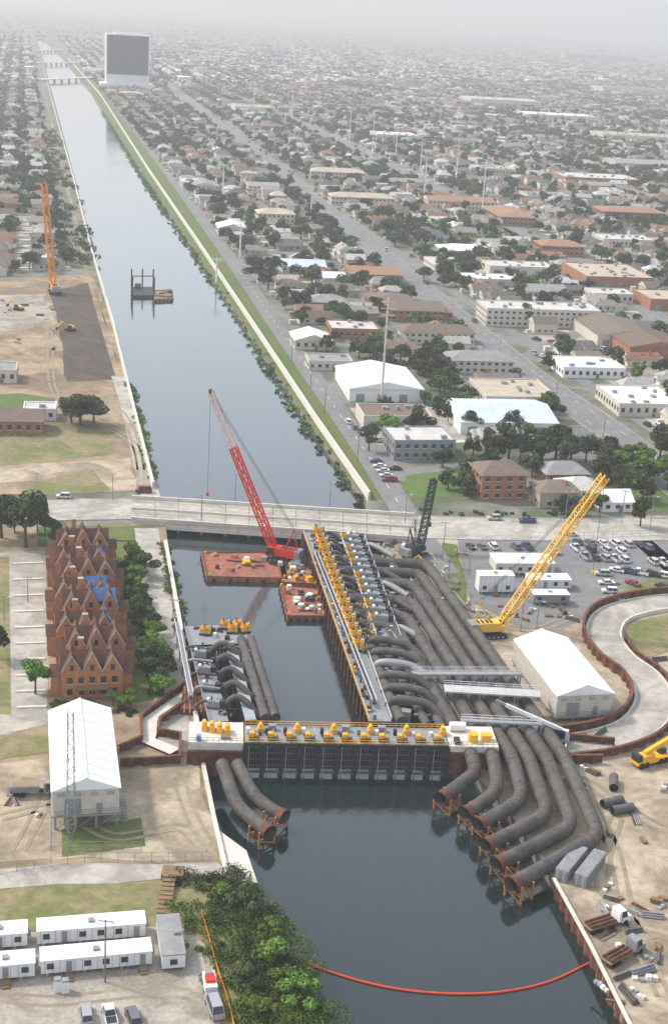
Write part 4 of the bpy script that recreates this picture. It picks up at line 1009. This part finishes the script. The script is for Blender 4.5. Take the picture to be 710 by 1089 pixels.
TN=[tree_mesh(s,10,4.6+.4*(s%3),1700,.36,'leaf') for s in range(4)]+[tree_mesh(20+s,9,4.2,1700,.36,'leaf_bright') for s in range(2)]
TM=[tree_mesh(40+s,9,4.4+.5*(s%2),420,.7,'leaf') for s in range(6)]+[tree_mesh(60,8,4.,420,.65,'leaf_bright')]
def tree(u,v,h,k=None,wide=1.0):
    p=G(u,v); s=h/10.; o=inst(TN[k if k is not None else R.randrange(4)],'broadleaf_tree',(p.x,p.y,0),R.uniform(0,6.28),(s*wide,s*wide,s)); occ_add(p.x,p.y,4)
for a in ((86,452,13,0,1.5),(100,450,10,1,1.3),(76,450,10,2,1.2),(28,582,17,2,1.0),(2,572,13,1,1.2),(38,738,10,4,.9),(-4,700,9,1,1),(520,492,13,2,.8),(552,494,12,3,.9),(575,492,13,0,1.2),(590,488,13,1,1.2),(622,492,11,2,1),(560,470,9,4,1),(645,500,10,3,1),(660,505,11,4,1),(690,512,14,5,1.3),(710,520,14,4,1.3),(676,500,12,5,1.2),(700,492,12,1,1.2),(540,488,14,0,1),(606,494,12,3,1.2),
 (655,532,12,0,1),(470,497,8,0,1),(560,346,12,2,.9),(680,560,9,1,1),(620,550,8,2,1),(596,548,7,0,1),(445,395,12,0,1.2),(460,392,10,1,1.2),(400,385,10,2,1.2),(412,470,12,4,1.2),(392,480,10,1,1),(500,460,9,3,1),(275,300,12,0,1.5),(285,308,12,1,1.4),(268,290,11,2,1.3),(290,295,13,3,1.2),(380,350,10,2,1.2),(365,345,10,1,1.2),(322,285,11,0,1.4),(410,250,12,1,1.4),(420,262,10,2,1.2),(440,252,10,3,1),(320,255,12,0,1.4),(545,460,9,2,1),(486,385,9,1,1),(700,400,9,0,1),(450,300,10,3,1.2),(540,300,9,1,1),(585,300,11,0,1.2),(425,388,10,3,1.2),(470,388,9,0,1),(600,500,11,1,1),(636,545,8,4,1)): tree(*a)
for k in range(16): tree(144+R.uniform(-6,8)+k*1.6,592+k*10.2,R.uniform(5,8),R.choice([4,0,1,5]),1.1)
for k in range(5): tree(118+R.uniform(-4,30),752+R.uniform(-8,4),R.uniform(3,5),4,1)
for a in ((58,576),(48,570),(40,566),(16,567),(60,590)): tree(a[0],a[1],7,R.choice([0,1]))
def shrubs(name,path,n,wd,s0,s1,leafs,size,mat,z=0):
    rr=random.Random(len(name)+n); q=resample(path,1.5); vs=[];fs=[]
    for _ in range(n):
        p=rr.choice(q); r=rr.uniform(s0,s1); cx,cy=p.x+rr.uniform(-wd,wd),p.y+rr.uniform(-wd,wd)
        v,f_=leafquads(leafs,[(cx,cy,z+r*.45,r),(cx+r*.5,cy,z+r*.3,r*.7),(cx-r*.3,cy+r*.5,z+r*.35,r*.7)],size,rr); o=len(vs); vs+=v; fs+=[tuple(i+o for i in x) for x in f_]
    m=MB(); m.add(vs,fs,mat); m.obj(name)
shrubs('riverbank_shrubs',gp([(255,955),(275,985),(295,1030),(325,1080),(335,1110)]),90,4.2,1.2,2.8,260,.17,'leaf_bright')
shrubs('riverbank_shrubs',gp([(205,955),(225,985),(250,1030),(275,1080),(285,1120)]),110,5,.6,2.0,190,.16,'leaf_bright')
shrubs('riverbank_shrubs',gp([(240,945),(262,1000),(300,1080)]),34,5,1.5,3.4,330,.2,'leaf')
for (u,v,h) in ((262,975,6),(290,1030,6.5),(318,1075,7),(285,1000,5),(305,1060,6),(262,1050,5),(235,960,4.5),(275,1085,5)): tree(u,v,h,R.choice([4,5,0]),1.2)
shrubs('hedge_row',gp([(165,935),(215,938),(250,945)]),26,2,.8,1.7,150,.18,'leaf')
CB=gp([(386,530),(330,452),(262,348),(207,266),(160,200),(110,118)])
shrubs('canal_bank_shrubs',offset(CB,-.5),330,2.2,.6,1.5,50,.4,'leaf_bright',-1.3)
shrubs('canal_bank_shrubs',offset(CB,.5),170,2.4,.6,1.7,50,.4,'leaf',-1.0)
shrubs('canal_bank_shrubs',gp([(164,518),(146,440),(138,408)]),60,1.4,.8,1.8,90,.35,'leaf_bright',-.6)
shrubs('canal_bank_shrubs',gp([(175,580),(186,640),(192,672)]),40,1.5,.8,1.8,110,.3,'leaf_bright',-.6)
shrubs('roadside_trees',gp([(88,280),(70,210),(52,140)]),120,9,2.0,4.2,50,.8,'leaf')
shrubs('hedge_row',gp([(130,598),(145,660),(162,740)]),70,2.6,.8,2.0,120,.28,'leaf')
shrubs('shrub_border',gp([(60,752),(110,756),(150,762)]),30,2,.5,1.2,80,.2,'leaf')
shrubs('weeds',gp([(600,545),(560,548),(440,545)]),20,2,.5,1.2,60,.3,'leaf')
# ------------------------------------------------------------------ generic houses
def house_mesh(k):
    rr=random.Random(100+k); m=MB(); w_=rr.uniform(8.5,11); l=rr.uniform(12,17); h=3.1 if k%5 else 5.6; hip=.95 if k%2 else 0
    m.box(0,0,0,w_,l,h,'house_wall'); m.roof(0,0,w_,l,h,rr.uniform(2.2,3.2),'house_roof','house_wall',hip,.6)
    wx=rr.choice([-1,1])*w_*.35; m.box(wx,-l*.42,0,w_*.5,5,3.0,'house_wall'); m.roof(wx,-l*.42,w_*.5,7,3.0,1.6,'house_roof','house_wall',0,.4)
    m.box(wx*1.0,-l*.42-2.53,.1,2.6,.08,2.1,'paint_white')
    for y in (-.25,0,.28):
        for sx in (-1,1): m.box(sx*(w_/2+.02),l*y,1.1,.1,1.4,1.2,'glass')
    m.box(-wx*.5,-l/2-.03,1.1,1.6,.1,1.2,'glass'); m.box(-wx*1.0,-l/2-.03,.1,1,.1,2.1,'wood'); m.box(w_*.2,l*.2,h+1,.8,.8,2.2,'wall_brick')
    m.box(wx,-l*.42-7,.03,3.2,9,.08,'concrete_light'); m.box(-wx*1.2,l*.72,0,2.5,3,2.2,'house_wall'); 
    return m.mesh('house')
HM=[house_mesh(k) for k in range(10)]
def big_mesh(k):
    rr=random.Random(300+k); w_,l,h=[(14,28,5.8),(20,24,4.5),(12,34,5.6),(24,28,5),(22,30,4.6)][k]; m=MB(M=Matrix.Translation((-w_/2,-l/2,0)))
    m.box(w_/2,l/2,0,w_,l,h,'house_wall'); windows(m,w_,l,.3,h-.4,2 if h>5.5 else 1,3.6,frame_=False)
    if k not in (1,4): m.roof(w_/2,l/2,w_,l,h,3,'house_roof','house_wall',.9 if k else 0,.7)
    else:
        m.box(w_/2,l/2,h,w_-.8,l-.8,.2,'house_roof' if k==1 else 'roof_light')
        for (x,y,sx,sy) in ((w_/2,.2,w_+.1,.4),(w_/2,l-.2,w_+.1,.4),(.2,l/2,.4,l-.81),(w_-.2,l/2,.4,l-.81)): m.box(x,y,h,sx,sy,.5,'house_wall')
        for j in range(6): m.box(rr.uniform(3,w_-3),rr.uniform(3,l-3),h+.2,1.8,1.6,1,'steel_grey')
    return m.mesh('apartment_building')
BM=[big_mesh(k) for k in range(5)]
def ST(p): p=Vector((p[0],p[1],0)); return p.dot(A),p.dot(B)
sR,tR=ST(G(436,545)); sL,tL=ST(G(100,300))
tRoad=tR+9
def inview(p,mg=40):
    u,v=proj(p); return -mg<u<710+mg and -10<v<1130, u,v
stm=MB(); farH=[];farT=[];nh=0;nt=0
LOTW=15.5; BLK=58
def far_tree(p,s): farT.append((p.x,p.y,s))
def patch(s,t):
    return math.sin(s*.011+t*.017)+math.sin(s*.005-t*.023+2)+.6*math.sin(t*.041+s*.029)
def place_block(t0,sgn,s0,s1):
    global nh,nt
    s=s0
    while s<s1:
        pv=patch(s,t0)
        for row_,dt in enumerate((12,39)):
            if R.random()<(.05 if pv<1.1 else .4): continue
            p=A*(s+R.uniform(-1.5,1.5))+B*(t0+sgn*dt)+Vector((R.uniform(-1.5,1.5),R.uniform(-2,2),0))
            ok,u,v=inview(p,60)
            if not ok or v>540: continue
            if sgn<0 and v>292: continue
            if sgn>0 and v>400 and u<500 : continue
            if v>88:
                pb=.04 if sgn<0 else (.16 if pv<-.7 else .06)
                if R.random()<pb and occ_free(p.x,p.y,13):
                    occ_add(p.x,p.y,13); inst(R.choice(BM),'apartment_building',p,ANG+R.choice([0,math.pi/2]),R.uniform(.8,1.15)); nh+=1; continue
                if not occ_free(p.x,p.y,7): continue
                occ_add(p.x,p.y,6.2); inst(HM[R.randrange(10)],'house',p,ANG+R.uniform(-.06,.06)+(math.pi/2 if row_==0 else -math.pi/2)*sgn+(math.pi/2 if R.random()<.12 else 0),(R.uniform(.85,1.1),R.uniform(.8,1.1),R.uniform(.9,1.15))); nh+=1
            else:
                if occ_free(p.x,p.y,8): farH.append(p)
        for _ in range(3 if pv<-.7 else (4 if pv<.9 else 8)):
            p=A*(s+R.uniform(0,16))+B*(t0+sgn*R.uniform(1,BLK-5))
            ok,u,v=inview(p,50)
            if not ok or v>535 or (sgn<0 and v>292): continue
            if not occ_free(p.x,p.y,1.5): continue
            if v>120:
                inst(R.choice(TM),'broadleaf_tree',p,R.uniform(0,6.28),R.uniform(.45,1.25)); nt+=1
            else: far_tree(p,R.uniform(.6,1.15))
        s+=LOTW*R.uniform(.95,1.2) if s<2600 else LOTW*1.5
t=tRoad
for i in range(33):
    place_block(t+4,1,350,5600)
    a=A*350+B*(t+BLK); b_=A*5600+B*(t+BLK); strip(stm,[a,b_],7,.06,'asphalt'); t+=BLK
t=tL-8
for i in range(16):
    place_block(t-4,-1,500,5600)
    strip(stm,[A*(sL+30)+B*(t-BLK),A*5600+B*(t-BLK)],7,.06,'asphalt'); t-=BLK
for s in range(700,5600,210): strip(stm,[A*s+B*(tRoad),A*s+B*(tRoad+1900)],7,.075,'asphalt'); 
for s in range(int(sL)+80,5600,210): strip(stm,[A*s+B*(tL-8),A*s+B*(tL-900)],7,.075,'asphalt')
stm.obj('residential_streets')
m=MB()
cols=['roof_light','roof_grey','roof_brown','roof_white','roof_tan','roof_grey','roof_light','roof_orange']
rr=random.Random(9)
for _ in range(1500):
    s=5600+rr.random()*5500; p=A*s+B*rr.uniform(-.35,.6)*s
    if inview(p,20)[0]: farH.append(p)
for p in farH:
    if R.random()<.15: continue
    M=frame(p,ANG+(0 if R.random()<.5 else math.pi/2)); m.M=M; big=R.random()<.12; w_=R.uniform(9,14)*(2 if big else 1); l=R.uniform(14,22)*(2.2 if big else 1); hh=R.choice([4,4,4,9]) if big else 4
    m.box(0,0,0,w_,l,hh,'wall_cream')
    if big: m.box(0,0,hh,w_-.5,l-.5,.6,R.choice(['roof_white','roof_light','roof_tan','roof_grey']))
    else: m.roof(0,0,w_,l,4,3,R.choice(cols),'wall_cream',.8,.5)
m.M=None
if m.v: m.obj('distant_houses')
rr=random.Random(5)
for _ in range(6500):
    s=1900+(rr.random()**1.1)*9500; t=rr.uniform(-.35,.6)*s; p=A*s+B*t
    ok,u,v=inview(p,20)
    if not ok: continue
    if s<5300 and tL-6<t<tRoad+2: continue
    if s<2600 and not occ_free(p.x,p.y,2): continue
    farT.append((p.x,p.y,rr.uniform(.7,1.5) if s>2800 else rr.uniform(.6,1.1)))
vs=[];fs=[]
for (x,y,s) in farT:
    r=4.4*s; n=20
    v,f_=leafquads(n,[(x,y,5*s,r),(x+r*.7,y,4*s,r*.7),(x-r*.6,y+r*.3,4.2*s,r*.7)],1.8*s,rr); o=len(vs); vs+=v; fs+=[tuple(i+o for i in q_) for q_ in f_]
m=MB(); m.add(vs,fs,'leaf_far'); m.obj('distant_trees')
print('houses',nh,'trees',nt,'farH',len(farH),'farT',len(farT))
# ------------------------------------------------------------------ haze (real air volume over the city)
hz=bpy.data.materials.new('haze_air'); hz.use_nodes=True; N=hz.node_tree.nodes; N.remove(N['Principled BSDF'])
vsn=N.new('ShaderNodeVolumeScatter'); vsn.inputs['Color'].default_value=(.92,.965,1,1); vsn.inputs['Density'].default_value=.00021; vsn.inputs['Anisotropy'].default_value=.2
hz.node_tree.links.new(vsn.outputs[0],N['Material Output'].inputs['Volume']); MATS['haze_air']=hz
m=MB(); m.box(0,18000,-8,60000,42000,408,'haze_air'); m.obj('haze')
# ------------------------------------------------------------------ light
EL,AZ=math.radians(46),math.radians(-70)
wd_=bpy.data.worlds.new("World"); bpy.context.scene.world=wd_; wd_.use_nodes=True; nt_=wd_.node_tree
sky=nt_.nodes.new('ShaderNodeTexSky'); sky.sky_type='NISHITA'; sky.sun_disc=False; sky.sun_elevation=EL; sky.sun_rotation=AZ%(2*math.pi); sky.dust_density=4; sky.air_density=1.0
bg=nt_.nodes['Background']; nt_.links.new(sky.outputs[0],bg.inputs['Color']); bg.inputs['Strength'].default_value=.13
veil=nt_.nodes.new('ShaderNodeBackground'); veil.inputs['Color'].default_value=(.91,.96,1,1); veil.inputs['Strength'].default_value=.62
ad=nt_.nodes.new('ShaderNodeAddShader'); nt_.links.new(bg.outputs[0],ad.inputs[0]); nt_.links.new(veil.outputs[0],ad.inputs[1]); nt_.links.new(ad.outputs[0],nt_.nodes['World Output'].inputs['Surface'])
L_=bpy.data.lights.new('sun','SUN'); L_.energy=3.2; L_.angle=math.radians(5); L_.color=(1,.95,.88); so=bpy.data.objects.new('sun',L_); COL.objects.link(so)
d=Vector((math.sin(AZ)*math.cos(EL),math.cos(AZ)*math.cos(EL),math.sin(EL))); so.rotation_euler=d.to_track_quat('Z','Y').to_euler()
# ------------------------------------------------------------------ camera
cam=bpy.data.cameras.new('camera'); co=bpy.data.objects.new('camera',cam); COL.objects.link(co)
cam.sensor_fit='VERTICAL'; cam.sensor_height=36; cam.lens=F/1089*36; cam.clip_end=100000; cam.clip_start=1
rt=RT*cr+UP*sr; up=-RT*sr+UP*cr; bk=-FW
Mx=Matrix(((rt.x,up.x,bk.x,0),(rt.y,up.y,bk.y,0),(rt.z,up.z,bk.z,H),(0,0,0,1))); co.matrix_world=Mx
sc=bpy.context.scene; sc.camera=co
sc.view_settings.view_transform='Standard'; sc.view_settings.look='None'; sc.view_settings.exposure=0
